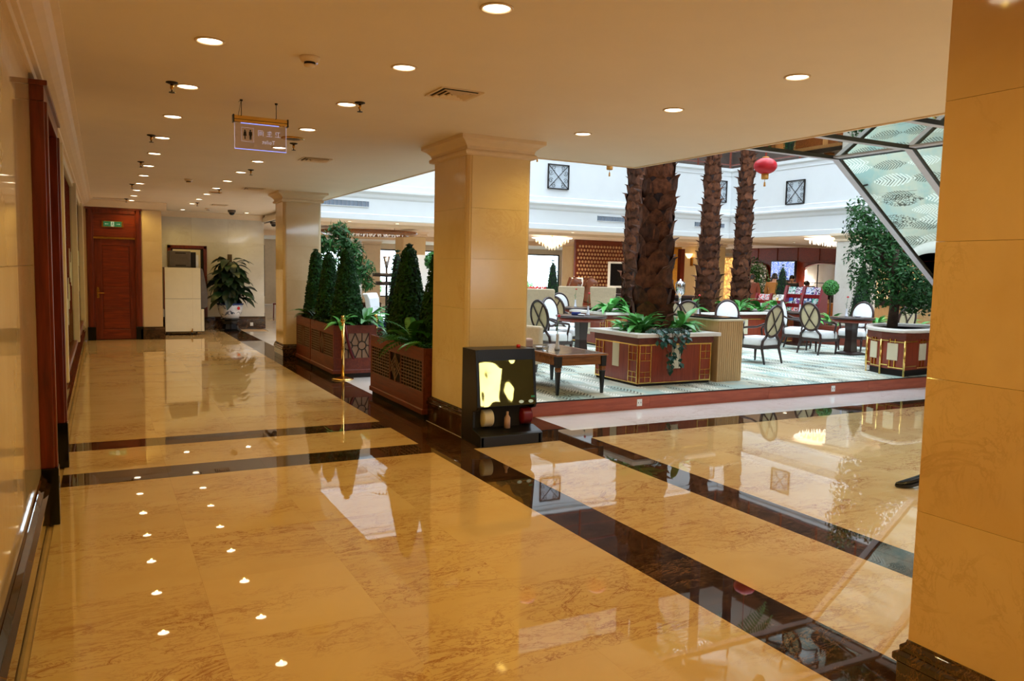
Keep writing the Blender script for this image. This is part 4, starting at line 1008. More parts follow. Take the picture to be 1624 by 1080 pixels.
# ================================================================== LATTICE PLANTERS beside the corridor
def grid_panel(y0, y1, z0, z1, x, nh, nv, mat='lattice_bar', w=0.008):
    b = MB()
    for i in range(nh+1): z = z0 + (z1-z0)*i/nh; b.box(x-0.012, x, y0, y1, z-w/2, z+w/2)
    for i in range(nv+1): y = y0 + (y1-y0)*i/nv; b.box(x-0.01, x, y-w/2, y+w/2, z0, z1)
    return b
def orn_panel(y0, y1, z0, z1, x):
    b = MB(); cy, cz, hy, hz = (y0+y1)/2, (z0+z1)/2, (y1-y0)/2, (z1-z0)/2
    for f in (0.25, 0.55, 0.85):
        p = [(cy-hy*f, cz), (cy, cz-hz*f), (cy+hy*f, cz), (cy, cz+hz*f)]
        for a, c in zip(p, p[1:]+p[:1]): b.bar((x-0.006, a[0], a[1]), (x-0.006, c[0], c[1]), 0.01, 0.01, (1, 0, 0))
    for s in (-1, 1):
        b.box(x-0.012, x, cy-0.005, cy+0.005, cz+s*hz*0.25, cz+s*hz) if s > 0 else b.box(x-0.012, x, cy-0.005, cy+0.005, cz-hz, cz-hz*0.25)
        b.bar((x-0.006, cy+s*hy, cz-hz*0.5), (x-0.006, cy+s*hy*0.4, cz), 0.008, 0.008, (1, 0, 0)).bar((x-0.006, cy+s*hy, cz+hz*0.5), (x-0.006, cy+s*hy*0.4, cz), 0.008, 0.008, (1, 0, 0))
    b.box(x-0.012, x, y0-0.004, y0+0.004, z0, z1).box(x-0.012, x, y1-0.004, y1+0.004, z0, z1)
    return b
def lattice_planter(label, x0, x1, y0, y1, H, end_face=False):
    t = thing('lattice_planter', label, 'planter', ((x0+x1)/2, (y0+y1)/2, 0))
    hx, hy = (x1-x0)/2, (y1-y0)/2
    MB().sq([(hx-0.02, hy-0.02, 0.0), (hx-0.02, hy-0.02, 0.07)]).build('plinth', 'dark_gap', t)
    MB().sq([(hx+0.015, hy+0.005, 0.07), (hx+0.015, hy+0.005, 0.12), (hx, hy, 0.13)]).build('skirting', 'planter_wood', t, 0.003)
    MB().box(-hx+0.03, hx-0.03, -hy+0.02, hy-0.02, 0.12, H-0.06).build('liner', 'lattice_back', t)
    for s in (-1, 1):   # long sides
        xo, xi = s*hx, s*(hx-0.025)
        x_, X_ = min(xo, xi), max(xo, xi)
        MB().box(x_, X_, -hy, hy, 0.12, 0.31).build('lower_board', 'planter_wood', t, 0.002)
        MB().box(x_, X_, -hy, hy, H-0.14, H).build('top_board', 'planter_wood', t, 0.002)
        L = 2*hy; cuts = [-hy+0.05, -hy+0.05+L*0.36, -hy+0.07+L*0.36, hy-0.07-L*0.36, hy-0.05-L*0.36, hy-0.05]
        for a, b in ((-hy, cuts[0]), (cuts[1], cuts[2]), (cuts[3], cuts[4]), (cuts[5], hy)):
            MB().box(x_, X_, a, b, 0.31, H-0.14).build('stile', 'planter_wood', t, 0.002)
        xf = s*(hx-0.006)
        M = Matrix() if s < 0 else Matrix.Rotation(PI, 4, 'Z')
        grid_panel(cuts[0], cuts[1], 0.31, H-0.14, -hx+0.014, 9, 8).xf(M).build('lattice', 'lattice_bar', t)
        orn_panel(cuts[2], cuts[3], 0.31, H-0.14, -hx+0.014).xf(M).build('lattice', 'lattice_bar', t)
        grid_panel(cuts[4], cuts[5], 0.31, H-0.14, -hx+0.014, 9, 8).xf(M).build('lattice', 'lattice_bar', t)
    for s in (-1, 1):   # short ends with an octagon lattice
        yo, yi = s*hy, s*(hy-0.02); y_, Y_ = min(yo, yi), max(yo, yi)
        MB().box(-hx+0.025, hx-0.025, y_, Y_, 0.12, 0.3).box(-hx+0.025, hx-0.025, y_, Y_, H-0.12, H).box(-hx+0.025, -hx+0.12, y_, Y_, 0.3, H-0.12).box(hx-0.12, hx-0.025, y_, Y_, 0.3, H-0.12).build('end_board', 'planter_wood', t, 0.002)
        MB().box(-hx+0.12, hx-0.12, s*(hy-0.016)-0.003, s*(hy-0.016)+0.003, 0.3, H-0.12).build('end_inset', 'end_inset', t)
        b = MB(); w = hx-0.12; hh = (H-0.42)/2; zc = 0.3+hh; y = s*(hy-0.008)
        n = 2; cw = 2*w/n
        for i in range(n):
            cx = -w + cw*(i+0.5); q = min(cw/2, hh)*0.62
            oc = [(cx+q*math.cos(PI/8+k*PI/4), zc+q*math.sin(PI/8+k*PI/4)) for k in range(8)]
            for a, c in zip(oc, oc[1:]+oc[:1]): b.bar((a[0], y, a[1]), (c[0], y, c[1]), 0.01, 0.012, (0, 1, 0))
            for dx in (-1, 1): b.bar((cx+dx*q, y, zc), (cx+dx*cw/2, y, zc), 0.01, 0.012)
            for dz in (-1, 1): b.bar((cx, y, zc+dz*q), (cx, y, zc+dz*hh), 0.01, 0.012)
            for dx in (-1, 1):
                for dz in (-1, 1): b.bar((cx+dx*q*.7, y, zc+dz*q*.7), (cx+dx*cw/2, y, zc+dz*hh), 0.01, 0.012, (0, 1, 0))
        b.build('octagon_lattice', 'dark_metal', t)
    MB().box(-hx+0.026, hx-0.026, -hy+0.02, hy-0.02, H-0.07, H-0.035).build('soil', 'soil', t)
    return t
HP = 0.79
lattice_planter('wooden lattice planter beside the near marble column', 3.06, 3.7, 7.87, 9.75, HP)
lattice_planter('wooden lattice planter with octagon end panel behind the brass posts', 3.0, 3.66, 11.36, 12.78, HP)
lattice_planter('wooden lattice planter standing against the second column', 3.0, 3.66, 12.82, 13.84, HP)
zs_ = HP - 0.04
cone_tree('tall dark cone topiary at the middle of the near lattice planter', (3.3, 9.0, zs_), 0.28, 1.16, 1, 5200)
cone_tree('dark cone topiary half hidden behind the near marble column', (3.4, 8.28, zs_), 0.27, 1.1, 2, 5000)
cone_tree('wide dark cone topiary nearest the brass posts in the octagon planter', (3.33, 11.8, zs_), 0.27, 1.18, 3, 5000)
cone_tree('dark cone topiary in the middle between two cones by the second column', (3.24, 12.55, zs_), 0.23, 1.1, 4, 4200)
cone_tree('dark cone topiary closest to the second column', (3.22, 13.35, zs_), 0.21, 1.16, 5, 4000)
# plants at the cones' feet
P = [('fern', 'arching fern hanging over the near planter edge', (3.16, 8.5, zs_), 'fern', 20, 1.15, 21), ('fern', 'small fern between the two cones of the near planter', (3.18, 8.7, zs_), 'fern', 12, 0.8, 22),
     ('fern', 'fern tucked against the near column in its planter', (3.2, 8.18, zs_), 'fern_bright', 12, 0.8, 23), ('leafy_plant', 'low green plant at the far end of the near planter', (3.2, 9.45, zs_), 'strap_mid', 14, 0.55, 24),
     ('leafy_plant', 'spreading bright leafed plant at the octagon end of the planter', (3.15, 11.48, zs_), 'strap', 16, 0.9, 25), ('leafy_plant', 'large leafed green plant right of the octagon planter cone', (3.5, 11.5, zs_), 'strap_mid', 15, 1.1, 26),
     ('leafy_plant', 'dark green plant below the middle cone', (3.12, 12.15, zs_), 'strap_dark', 14, 0.7, 27), ('leafy_plant', 'dark green ground plant beside the slit between the two planters', (3.12, 12.66, zs_), 'strap_dark', 14, 0.7, 28),
     ('leafy_plant', 'dense dark plant before the cone by the second column', (3.12, 13.0, zs_), 'strap_dark', 16, 0.8, 29), ('fern', 'bright fern at the column end of the far planter', (3.14, 13.45, zs_), 'fern', 14, 0.8, 30),
     ('leafy_plant', 'dark leaved plant in the planter corner at the second column', (3.16, 13.62, zs_), 'strap_dark', 12, 0.7, 31)]
for nm, lb, loc, kd, n, s, sd in P: leafy(nm, lb, 'plant', loc, kd, n, s, sd, (0.15, 1.2))

r_ = random.Random(5)
for lb, x0, x1, y0, y1 in (('short green ground cover at the feet of the near planter cones', 3.1, 3.66, 7.92, 9.7), ('short green ground cover in the octagon ended planter', 3.04, 3.62, 11.4, 12.74), ('short green ground cover in the planter at the second column', 3.04, 3.62, 12.86, 13.8)):
    o = scatter_leaves([((r_.uniform(x0, x1), r_.uniform(y0, y1), zs_ + r_.uniform(0, 0.08)), (0, 0, 1)) for i in range(int(900*(y1-y0)))], 'leaf_tree', 'ground_cover', None, 0.05, 6)
    tag(o, lb, 'plants')
# ================================================================== BRASS POSTS AND ROPE
def stanchion(label, loc):
    t = thing('rope_post', label, 'post', loc)
    MB().lathe([(0.16, 0), (0.16, 0.012), (0.12, 0.025), (0.05, 0.04), (0.028, 0.05)], 24).build('base', 'gold_rail', t)
    MB().lathe([(0.026, 0.04), (0.026, 0.84)], 16).build('pole', 'gold_rail', t)
    MB().lathe([(0.026, 0.84), (0.036, 0.85), (0.036, 0.88), (0.026, 0.9), (0.03, 0.92), (0.02, 0.94), (0.0005, 0.945)], 16).build('finial', 'gold_rail', t)
stanchion('brass rope post in front of the octagon planter end', (3.12, 11.28, 0))
stanchion('brass rope post half hidden behind the near lattice planter', (3.72, 11.6, 0))
rp = []
for i in range(15):
    u = i/14; rp.append((3.15+0.54*u, 11.29+0.3*u, 0.8-0.62*math.sin(PI*u)**0.8))
tag(MB().tube(rp, 0.02, 8).build('velvet_rope', 'rope_red'), 'dark red velvet rope sagging between the two brass posts', 'rope')

# ================================================================== END OF CORRIDOR: cabinet, box, bowl plant
cb_ = thing('white_cabinet', 'tall white wheeled cabinet beside the wooden door', 'cabinet', (1.64, 19.66, 0))
MB().box(-0.42, 0.42, -0.25, 0.25, 0.08, 0.13).build('base_plate', 'dark_gap', cb_)
MB().box(-0.36, 0.4, -0.24, 0.24, 0.13, 1.55).build('body', 'grey_panel', cb_, 0.004)
MB().box(-0.38, 0.38, -0.262, -0.24, 0.845, 1.555).build('upper_board', 'white_panel', cb_, 0.003)
MB().box(-0.38, 0.38, -0.262, -0.24, 0.09, 0.838).build('lower_board', 'white_panel', cb_, 0.003)
MB().box(0.2, 0.208, -0.264, -0.26, 0.1, 1.55).build('seam', 'cream_inset', cb_)
MB().box(0.385, 0.45, -0.26, -0.1, 0.09, 0.6).build('corner_board', 'white_panel', cb_, 0.003)
MB().rings([[(0.4, -0.22, z), (0.4+w, -0.2, z), (0.4+w, 0.22, z), (0.4, 0.24, z)] for z, w in ((0.62, 0.08), (0.66, 0.13), (0.95, 0.14), (1.2, 0.1), (1.45, 0.05), (1.54, 0.03))], True, False).build('side_bulge', 'grey_panel', cb_, 0.01)
MB().box(-0.4, -0.36, -0.24, 0.24, 0.6, 1.56).build('side_board', 'red_wood', cb_)
for x, y in ((-0.32, -0.2), (0.18, -0.28), (0.32, 0.2), (-0.32, 0.2)):
    w = MB().lathe([(0.04, -0.015), (0.042, 0), (0.04, 0.015)], 14).xf(TRS((x, y, 0.042), (0, PI/2, 0))).build('caster', 'black_plastic', cb_)
    MB().cbox(x, y, 0.085, 0.03, 0.05, 0.05).build('fork', 'brass', w)
MB().cbox(0.19, -0.27, 0.13, 0.02, 0.012, 0.05).build('latch', 'brass', cb_)
bx_ = thing('grey_box', 'grey boxy machine lying on top of the white cabinet', 'machine', (1.66, 19.7, 1.556))
MB().box(-0.3, 0.17, -0.2, 0.2, 0, 0.38).build('housing', 'grey_panel', bx_, 0.02)
MB().box(0.17, 0.28, -0.18, 0.2, 0, 0.36).build('end_cap', 'black_plastic', bx_, 0.01)
for z in (0.05, 0.33): MB().box(-0.16, 0.06, -0.204, -0.198, z-0.012, z+0.012).build('slot', 'dark_gap', bx_)
MB().box(0.28, 0.34, -0.1, 0.1, 0, 0.3).build('plate', 'white_plastic', bx_)

bp = thing('bowl_plant', 'big leafy climbing plant in a painted porcelain bowl on a dark stand', 'plant', (2.81, 20.45, 0))
MB().lathe([(0.24, 0.0), (0.25, 0.03), (0.2, 0.06), (0.17, 0.18), (0.2, 0.26), (0.24, 0.29), (0.24, 0.32)], 8, smooth=False).build('stand', 'black_shiny', bp)
MB().lathe([(0.17, 0.32), (0.2, 0.33), (0.27, 0.46), (0.3, 0.6), (0.3, 0.66), (0.27, 0.66), (0.26, 0.6)], 28).build('bowl', 'painted_bowl', bp)
MB().lathe([(0.302, 0.655), (0.318, 0.665), (0.318, 0.69), (0.28, 0.695), (0.27, 0.66)], 28).build('rim', 'porcelain_blue', bp)
MB().lathe([(0.275, 0.66), (0.0005, 0.67)], 20).build('soil', 'soil', bp)
MB().lathe([(0.04, 0), (0.042, 0.004)], 12).xf(TRS((0.16, -0.265, 0.58), (PI/2, 0, 0.5))).build('red_motif', 'red_petal', bp)
MB().lathe([(0.055, 0.6), (0.055, 1.9)], 10).build('moss_pole', 'bark', bp)
r_ = random.Random(9)
for i in range(120):
    z = 0.74 + 0.98*(i/119); a = i*2.399; L = 0.4
    rr_ = 0.06 + 0.26*r_.random()*(1.25-i/119)
    inst('leaf', LEAF['broad'], None, bp, TRS((rr_*math.cos(a), rr_*math.sin(a), z + 0.05), (r_.uniform(-.4, .4), r_.uniform(-0.5, 0.9), a), r_.uniform(1.0, 1.5)))

# ================================================================== PALM PLANTERS ON THE CARPET
def corner_lattice(b, ax, u0, u1, z0, z1, c, s):
    """brass lines framing the narrow corner panels; ax = 'X' face (plane x=c) or 'Y' face (plane y=c)"""
    w = 0.012
    def bb(a0, a1, q0, q1):
        if ax == 'Y': b.box(a0, a1, min(c, c+s*0.012), max(c, c+s*0.012), q0, q1)
        else: b.box(min(c, c+s*0.012), max(c, c+s*0.012), a0, a1, q0, q1)
    for u in (u0, u1): bb(u-w/2, u+w/2, z0, z1)
    um = (u0+u1)/2
    for za, zb in ((z0, z0+0.14), (z1-0.2, z1)):
        bb(um-w/4, um+w/4, za, zb)
        for q in (za, (za+zb)/2, zb): bb(u0, u1, q-w/4, q+w/4)
def palm_planter(label, x0, x1, y0, y1, z0, H):
    t = thing('palm_planter', label, 'planter', ((x0+x1)/2, (y0+y1)/2, z0)); hx, hy = (x1-x0)/2, (y1-y0)/2
    MB().sq([(hx-0.01, hy-0.01, 0), (hx-0.01, hy-0.01, 0.03)]).build('plinth', 'dark_gap', t)
    MB().sq([(hx, hy, 0.03), (hx, hy, H-0.14)]).build('body', 'box_wood', t)
    MB().sq([(hx+0.02, hy+0.02, H-0.14), (hx+0.02, hy+0.02, H-0.05)]).build('frieze', 'planter_wood', t, 0.003)
    rim = MB()
    for a in ((-hx-0.09, hx+0.09, -hy-0.09, -hy+0.1), (-hx-0.09, hx+0.09, hy-0.1, hy+0.09), (-hx-0.09, -hx+0.1, -hy+0.1, hy-0.1), (hx-0.1, hx+0.09, -hy+0.1, hy-0.1)):
        MB().box(*a, H-0.05, H).build('rim_slab', 'stone_rim', t, 0.006)
    MB().box(-hx+0.1, hx-0.1, -hy+0.1, hy-0.1, H-0.12, H-0.04).build('soil', 'soil', t)
    for s in (-1, 1):
        for ax, h, o in (('Y', hx, hy), ('X', hy, hx)):
            c = s*o
            bb = MB(); cw = 0.2
            corner_lattice(bb, ax, -h+0.015, -h+cw, 0.05, H-0.16, c, s); corner_lattice(bb, ax, h-cw, h-0.015, 0.05, H-0.16, c, s)
            if ax == 'Y': bb.box(-h, h, min(c, c+s*0.01), max(c, c+s*0.01), 0.035, 0.045).box(-h, h, min(c, c+s*0.01), max(c, c+s*0.01), H-0.16, H-0.145)
            else: bb.box(min(c, c+s*0.01), max(c, c+s*0.01), -h, h, 0.035, 0.045).box(min(c, c+s*0.01), max(c, c+s*0.01), -h, h, H-0.16, H-0.145)
            bb.build('brass_frame', 'gold_rail', t)
            q = (-0.07, 0.08, c-0.008*(s < 0), c+0.008*(s > 0), 0.22, 0.56)
            if ax == 'Y': MB().box(*q).build('cream_plaque', 'cream_inset', t)
            else: MB().box(q[2], q[3], q[0], q[1], q[4], q[5]).build('cream_plaque', 'cream_inset', t)
    return t
palm_planter('dark red square planter with brass corners under the big front palm', 6.22, 7.46, 8.26, 9.26, ZC, 0.70)
palm('thick shaggy palm trunk in the front square planter', (6.87, 8.86, 0.78), (6.97, 8.9, 3.6), 0.265, 0.175, 13, 6, 1)
palm_planter('square palm planter behind the round table, left of the big palm', 8.9, 10.5, 12.9, 14.2, ZC, 0.70)
palm('slim palm trunk just behind the left side of the big palm', (9.92, 13.42, 0.78), (10.06, 13.6, 4.0), 0.25, 0.18, 18, 6, 2)
palm_planter('long white rimmed palm planter behind the beige counter', 10.9, 13.9, 12.7, 14.4, ZC, 0.70)
palm('middle palm trunk rising left in the long planter', (11.65, 13.1, 0.78), (11.86, 13.32, 4.3), 0.24, 0.135, 21, 6, 3)
palm('right palm trunk in the long planter beside the red lantern', (13.35, 13.88, 0.78), (13.6, 14.1, 4.6), 0.2, 0.14, 22, 6, 4)
zp = ZC + 0.66
PL = [('bright feathery plant on the left of the front palm planter', (6.5, 8.6, zp), 'strap', 38, 1.15, 41), ('small bright plant at the left rim of the front palm planter', (6.45, 8.9, zp), 'strap', 24, 0.8, 42), ('bright leafy plant on the right of the front palm planter', (7.2, 8.6, zp), 'strap', 40, 1.15, 43),
      ('fern behind the trunk at the right of the front palm planter', (7.22, 8.98, zp), 'strap', 22, 0.9, 44), ('leafy plant tucked in front of the big palm trunk', (6.62, 8.5, zp), 'strap_mid', 12, 0.6, 45),
      ('large leafed plant left of the big palm trunk in the planter behind', (9.1, 13.1, zp), 'strap', 18, 1.7, 46), ('leafy plant beside the slim palm behind the big trunk', (9.5, 13.0, zp), 'strap_mid', 16, 1.3, 47),
      ('green plant at the left end of the long palm planter', (11.1, 12.95, zp), 'strap_mid', 18, 1.2, 48), ('green plant before the middle palm trunk', (11.9, 12.85, zp), 'strap', 18, 1.2, 49),
      ('green plant between the two palms of the long planter', (12.5, 13.0, zp), 'strap', 18, 1.3, 50), ('green plant before the right palm trunk', (13.1, 12.95, zp), 'strap_mid', 18, 1.2, 51), ('green plant at the right end of the long palm planter', (13.65, 13.0, zp), 'strap', 16, 1.2, 52)]
for lb, loc, kd, n, s, sd in PL: leafy('leafy_plant', lb, 'plant', loc, kd, n, s, sd, (0.1, 1.25), spread=0.06)
# trailing ivy over the front rim
iv = thing('trailing_ivy', 'dark ivy trailing over the front edge of the big palm planter', 'plant', (6.72, 8.36, zp+0.05))
r_ = random.Random(77); st = MB()
for k in range(11):
    x = -0.3 + 0.5*k/10; dl = (0.1, 0.16, 0.12, 0.3, 0.5, 0.52, 0.36, 0.46, 0.28, 0.14, 0.1)[k]
    pts = [(x, 0.06, 0), (x+0.01, -0.08, 0.06), (x+0.02, -0.2, 0.02), (x+0.02+r_.uniform(-.03, .03), -0.225, -dl*0.5), (x+r_.uniform(-.04, .04), -0.225, -dl)]
    st.tube(pts, 0.004, 4, False)
    for i in range(10 + int(dl*26)):
        u = r_.random()*(len(pts)-1); a = int(u); f = u-a; p = Vector(pts[a]).lerp(Vector(pts[min(a+1, 4)]), f)
        inst('leaf', LEAF['ivy'], None, iv, TRS(p + Vector((r_.uniform(-.02, .02), -0.01, 0)), (r_.uniform(-.5, .5), r_.uniform(0.2, 1.3), -PI/2 + r_.uniform(-1.2, 1.2)), r_.uniform(.6, 1.05)))
st.build('stem', 'bark', iv)
tag(MB().ball((0, 0, 0), 0.09, 14, 8, 0.4).xf(TRS((6.6, 8.44, zp+0.07))).build('pebble', 'stone_rim'), 'white pebble on the soil of the front palm planter', 'stone')

# beige counter between planter and chair
ct = thing('beige_counter', 'beige grooved counter with dark stone top right of the big palm planter', 'counter', (7.8, 8.85, ZC))
MB().box(-0.23, 0.22, -0.6, 0.6, 0, 0.85).build('body', 'beige_wood', ct)
for i in range(12): MB().box(-0.225+i*0.0375, -0.195+i*0.0375, -0.606, -0.6, 0.01, 0.84).build('groove_board', 'beige_wood', ct)
MB().box(-0.25, 0.24, -0.625, 0.62, 0.85, 0.872).build('top_moulding', 'cream_inset', ct, 0.003)
MB().box(-0.24, 0.23, -0.5, 0.61, 0.872, 0.895).build('stone_top', 'black_shiny', ct, 0.003)

# octagonal planter with the weeping fig
oc = thing('octagonal_planter', 'octagonal dark red planter with brass rods and white rim at the right', 'planter', (11.64, 8.50, ZC))
OR = 1.06; a0 = R(229); HO = 0.72
ov = [(-0.86, -0.82), (0.1, -0.74), (0.82, -0.45), (0.98, 0.2), (0.6, 0.6), (-0.1, 0.45), (-0.72, -0.04), (-0.86, -0.4)]
sc_ring = lambda f, z: [(x*f, y*f, z) for x, y in ov]
MB().rings([sc_ring(0.93, 0.0), sc_ring(0.93, 0.1)], True, False).build('plinth', 'dark_gap', oc)
MB().rings([sc_ring(0.97, 0.1), sc_ring(0.97, HO-0.05)], True, False).build('body', 'box_wood', oc)
MB().rings([sc_ring(1.0, HO-0.15), sc_ring(1.0, HO-0.05)], True, False).build('frieze', 'planter_wood', oc)
rn = []
for k in range(8):
    p_, q_, s_ = Vector(ov[k-1]), Vector(ov[k]), Vector(ov[(k+1) % 8])
    for u in range(5):
        f = u/4; a_ = q_.lerp(p_, 0.4); b_ = q_.lerp(s_, 0.4); rn.append(tuple((a_*(1-f)**2 + q_*2*f*(1-f) + b_*f*f)*1.07))
MB().rings([[(x*f, y*f, z) for x, y in rn] for f, z in ((0.9, HO-0.05), (0.985, HO-0.05), (1.0, HO-0.035), (1.0, HO-0.015), (0.985, HO), (0.78, HO), (0.78, HO-0.05))], False).build('rim', 'stone_rim', oc)
MB().rings([[(x*0.8, y*0.8, z) for x, y in rn] for z in (HO-0.1, HO-0.06)]).build('soil', 'soil', oc)
for k in range(8):
    x, y = ov[k]; x2, y2 = ov[(k+1) % 8]
    MB().tube([(x*0.985, y*0.985, 0), (x*0.985, y*0.985, HO-0.17)], 0.018, 6).build('brass_rod', 'gold_rail', oc)
    nx, ny = (x+x2)/2, (y+y2)/2; nl = math.hypot(nx, ny); ang = math.atan2(ny, nx)
    M = Matrix.Translation((nx*0.975, ny*0.975, 0)) @ Matrix.Rotation(ang + PI/2, 4, 'Z')
    hw = math.hypot(x-x2, y-y2)*0.48; ang = math.atan2(y2-y, x2-x)
    M = Matrix.Translation((nx*0.975, ny*0.975, 0)) @ Matrix.Rotation(ang, 4, 'Z')
    b = MB().box(-hw, -hw*0.35, -0.015, 0, 0.15, 0.165).box(-hw*0.3, hw, -0.015, 0, 0.12, 0.135).box(-hw, -hw*0.35, -0.015, 0, HO-0.19, HO-0.175).box(-hw*0.2, hw, -0.015, 0, HO-0.2, HO-0.185)
    b.xf(M).build('brass_strip', 'gold_rail', oc)
    MB().box(-0.09, 0.09, -0.012, 0, 0.24, 0.5).xf(M).build('cream_plaque', 'cream_inset', oc)
    MB().box(-0.05, -0.035, -0.014, 0, 0.5, 0.62).box(0.035, 0.05, -0.014, 0, 0.5, 0.62).box(-0.05, -0.035, -0.014, 0, 0.13, 0.24).box(0.035, 0.05, -0.014, 0, 0.13, 0.24).xf(M).build('bracket', 'brass', oc)
socket('planter_socket', 'white socket plate low on the octagonal planter', TRS((10.93, 8.44, ZC+0.06), (0, 0, R(-66))))
fig = bushy_tree('weeping_fig', 'leafy weeping fig tree in the octagonal planter', (11.72, 8.62, ZC+HO-0.06), 1.2,
    [(-0.55, 0.3, 1.95, 0.26), (-0.6, 0.25, 1.65, 0.3), (-0.3, 0.3, 1.6, 0.4), (0.1, 0.2, 1.2, 0.5), (-0.45, 0.2, 1.2, 0.4), (0.4, 0.1, 1.0, 0.5), (-0.1, -0.2, 0.85, 0.42), (-0.45, 0.2, 0.8, 0.32), (0.45, -0.2, 0.7, 0.42), (0.0, 0.2, 1.75, 0.4), (0.45, 0.4, 1.4, 0.5), (0.1, -0.2, 0.55, 0.35), (0.6, -0.1, 0.5, 0.35), (-0.3, 0, 0.6, 0.3)], 8200, 0.085, 11, tr=0.075)

# ================================================================== CHAIRS AND TABLES
def make_oval_chair():
    t = thing('oval_back_chair', '', 'chair')
    # local: faces +y
    MB().rings([[(x*f, y*g, z) for x, y in [(-0.27, -0.2), (-0.22, -0.26), (0.22, -0.26), (0.27, -0.2), (0.29, 0.2), (0.24, 0.28), (-0.24, 0.28), (-0.29, 0.2)]] for z, f, g in ((0.33, 0.98, 0.98), (0.35, 1, 1), (0.43, 1, 1), (0.47, 0.95, 0.94), (0.485, 0.8, 0.78))], True, True).build('seat', 'upholstery', t)
    MB().sq([(0.28, 0.27, 0.27), (0.285, 0.275, 0.335)]).build('seat_rail', 'chair_wood', t, 0.006)
    tilt = 0.16
    bk = lambda u, v, d=0.0: (0.235*u, -0.27 - math.sin(tilt)*(0.3*v+0.3) - d*math.cos(tilt), 0.78 + 0.285*v + 0.0)
    ring = [bk(math.cos(2*PI*k/28), math.sin(2*PI*k/28)) for k in range(28)]
    MB().tube(ring, 0.026, 8, closed=True).build('back_frame', 'chair_wood', t)
    def padset(d0, d1, name, mat):
        rr_ = [[bk(f*math.cos(2*PI*k/24), f*math.sin(2*PI*k/24), d) for k in range(24)] for f, d in ((0.96, 0), (0.93, d0), (0.7, d1), (0.02, d1*1.1))]
        MB().rings(rr_, False, True).build(name, mat, t)
    padset(-0.015, -0.035, 'back_cushion', 'upholstery'); padset(0.006, 0.008, 'back_lining', 'chair_back_cloth')
    for s in (-1, 1):
        MB().tube([bk(s*0.62, 0.76, 0.014), bk(s*0.2, 0.18, 0.024), bk(-s*0.1, -0.25, 0.024), bk(-s*0.6, -0.78, 0.014)], 0.013, 6).build('cross_bar', 'chair_wood', t)
        MB().tube([bk(s*0.5, -0.86), (s*0.24, -0.27, 0.42), (s*0.25, -0.26, 0.3), (s*0.26, -0.34, 0.0)], [0.024, 0.026, 0.026, 0.018], 8).build('leg', 'chair_wood', t)
        MB().tube([(s*0.25, 0.24, 0.33), (s*0.252, 0.25, 0.16), (s*0.24, 0.24, 0.0)], [0.03, 0.024, 0.016], 8).build('leg', 'chair_wood', t)
        MB().tube([bk(s*0.98, -0.1), (s*0.28, -0.16, 0.68), (s*0.3, 0.05, 0.66), (s*0.295, 0.14, 0.645), (s*0.285, 0.16, 0.6), (s*0.275, 0.13, 0.47), (s*0.27, 0.13, 0.32)], [0.018, 0.018, 0.02, 0.02, 0.02, 0.018, 0.018], 8).build('arm', 'chair_wood', t)
    return t
def face(dx, dy): return math.atan2(dy, dx) - PI/2
proto = make_oval_chair()
CH_ = [((10.05, 9.95), (-0.14, 0.99), 'oval back armchair facing away alone on the carpet right of the beige counter'),
       ((12.42, 10.72), (0.85, 0.05), 'oval back armchair with crossed bars left of the right round table'),
       ((12.75, 11.55), (0.5, -0.8), 'white oval back armchair just behind the chair left of the right table'),
       ((13.75, 10.95), (-0.95, -0.25), 'armchair with its white oval back turned to us right of the right table'),
       ((13.32, 9.78), (0.07, 1.0), 'oval back armchair with crossed bars nearest the octagonal planter'),
       ((6.85, 11.55), (0.98, 0.17), 'oval back armchair with crossed bars left of the left round table'),
       ((7.55, 12.42), (0.3, -0.95), 'armchair with white oval back behind the left round table'),
       ((8.3, 13.6), (0.8, 0.4), 'oval back armchair seen edge on behind the left round table'),
       ((9.3, 15.2), (-0.2, -1.0), 'small looking white oval back armchair at the far left table'),
       ((9.35, 11.7), (0.2, 1.0), 'crossed bar chair back showing just left of the big palm'),
       ((9.95, 11.75), (0.55, 0.8), 'oval back chair whose top shows over the beige counter, its cane side out'),
       ((10.75, 11.45), (-0.6, -0.8), 'white oval back whose top shows over the beige counter')]
for i, ((x, y), (dx, dy), lb) in enumerate(CH_):
    if i == 0: o = proto; o.location = (x, y, ZC); o.rotation_euler = (0, 0, face(dx, dy)); o['label'] = lb; o['group'] = 'oval back armchairs on the carpet'
    else: copy_tree(proto, (x, y, ZC), face(dx, dy), lb, 'oval back armchairs on the carpet', 0.93)
proto.scale = (0.93,)*3
def round_table(label, loc, r=0.42, h=0.73):
    t = thing('round_table', label, 'table', loc)
    MB().lathe([(r-0.03, h-0.04), (r-0.01, h-0.035), (r, h-0.02), (r, h-0.008), (r-0.015, h), (0.001, h)], 32).build('table_top', 'chair_wood', t)
    MB().lathe([(r-0.05, h-0.1), (r-0.05, h-0.04)], 24).build('apron', 'box_wood', t)
    MB().sq([(0.09, 0.09, 0.06), (0.075, 0.075, 0.3), (0.09, 0.09, h-0.1)]).build('pedestal', 'chair_wood', t, 0.004)
    MB().sq([(0.2, 0.2, 0), (0.2, 0.2, 0.03), (0.12, 0.12, 0.06)]).build('foot', 'chair_wood', t, 0.004)
    return t
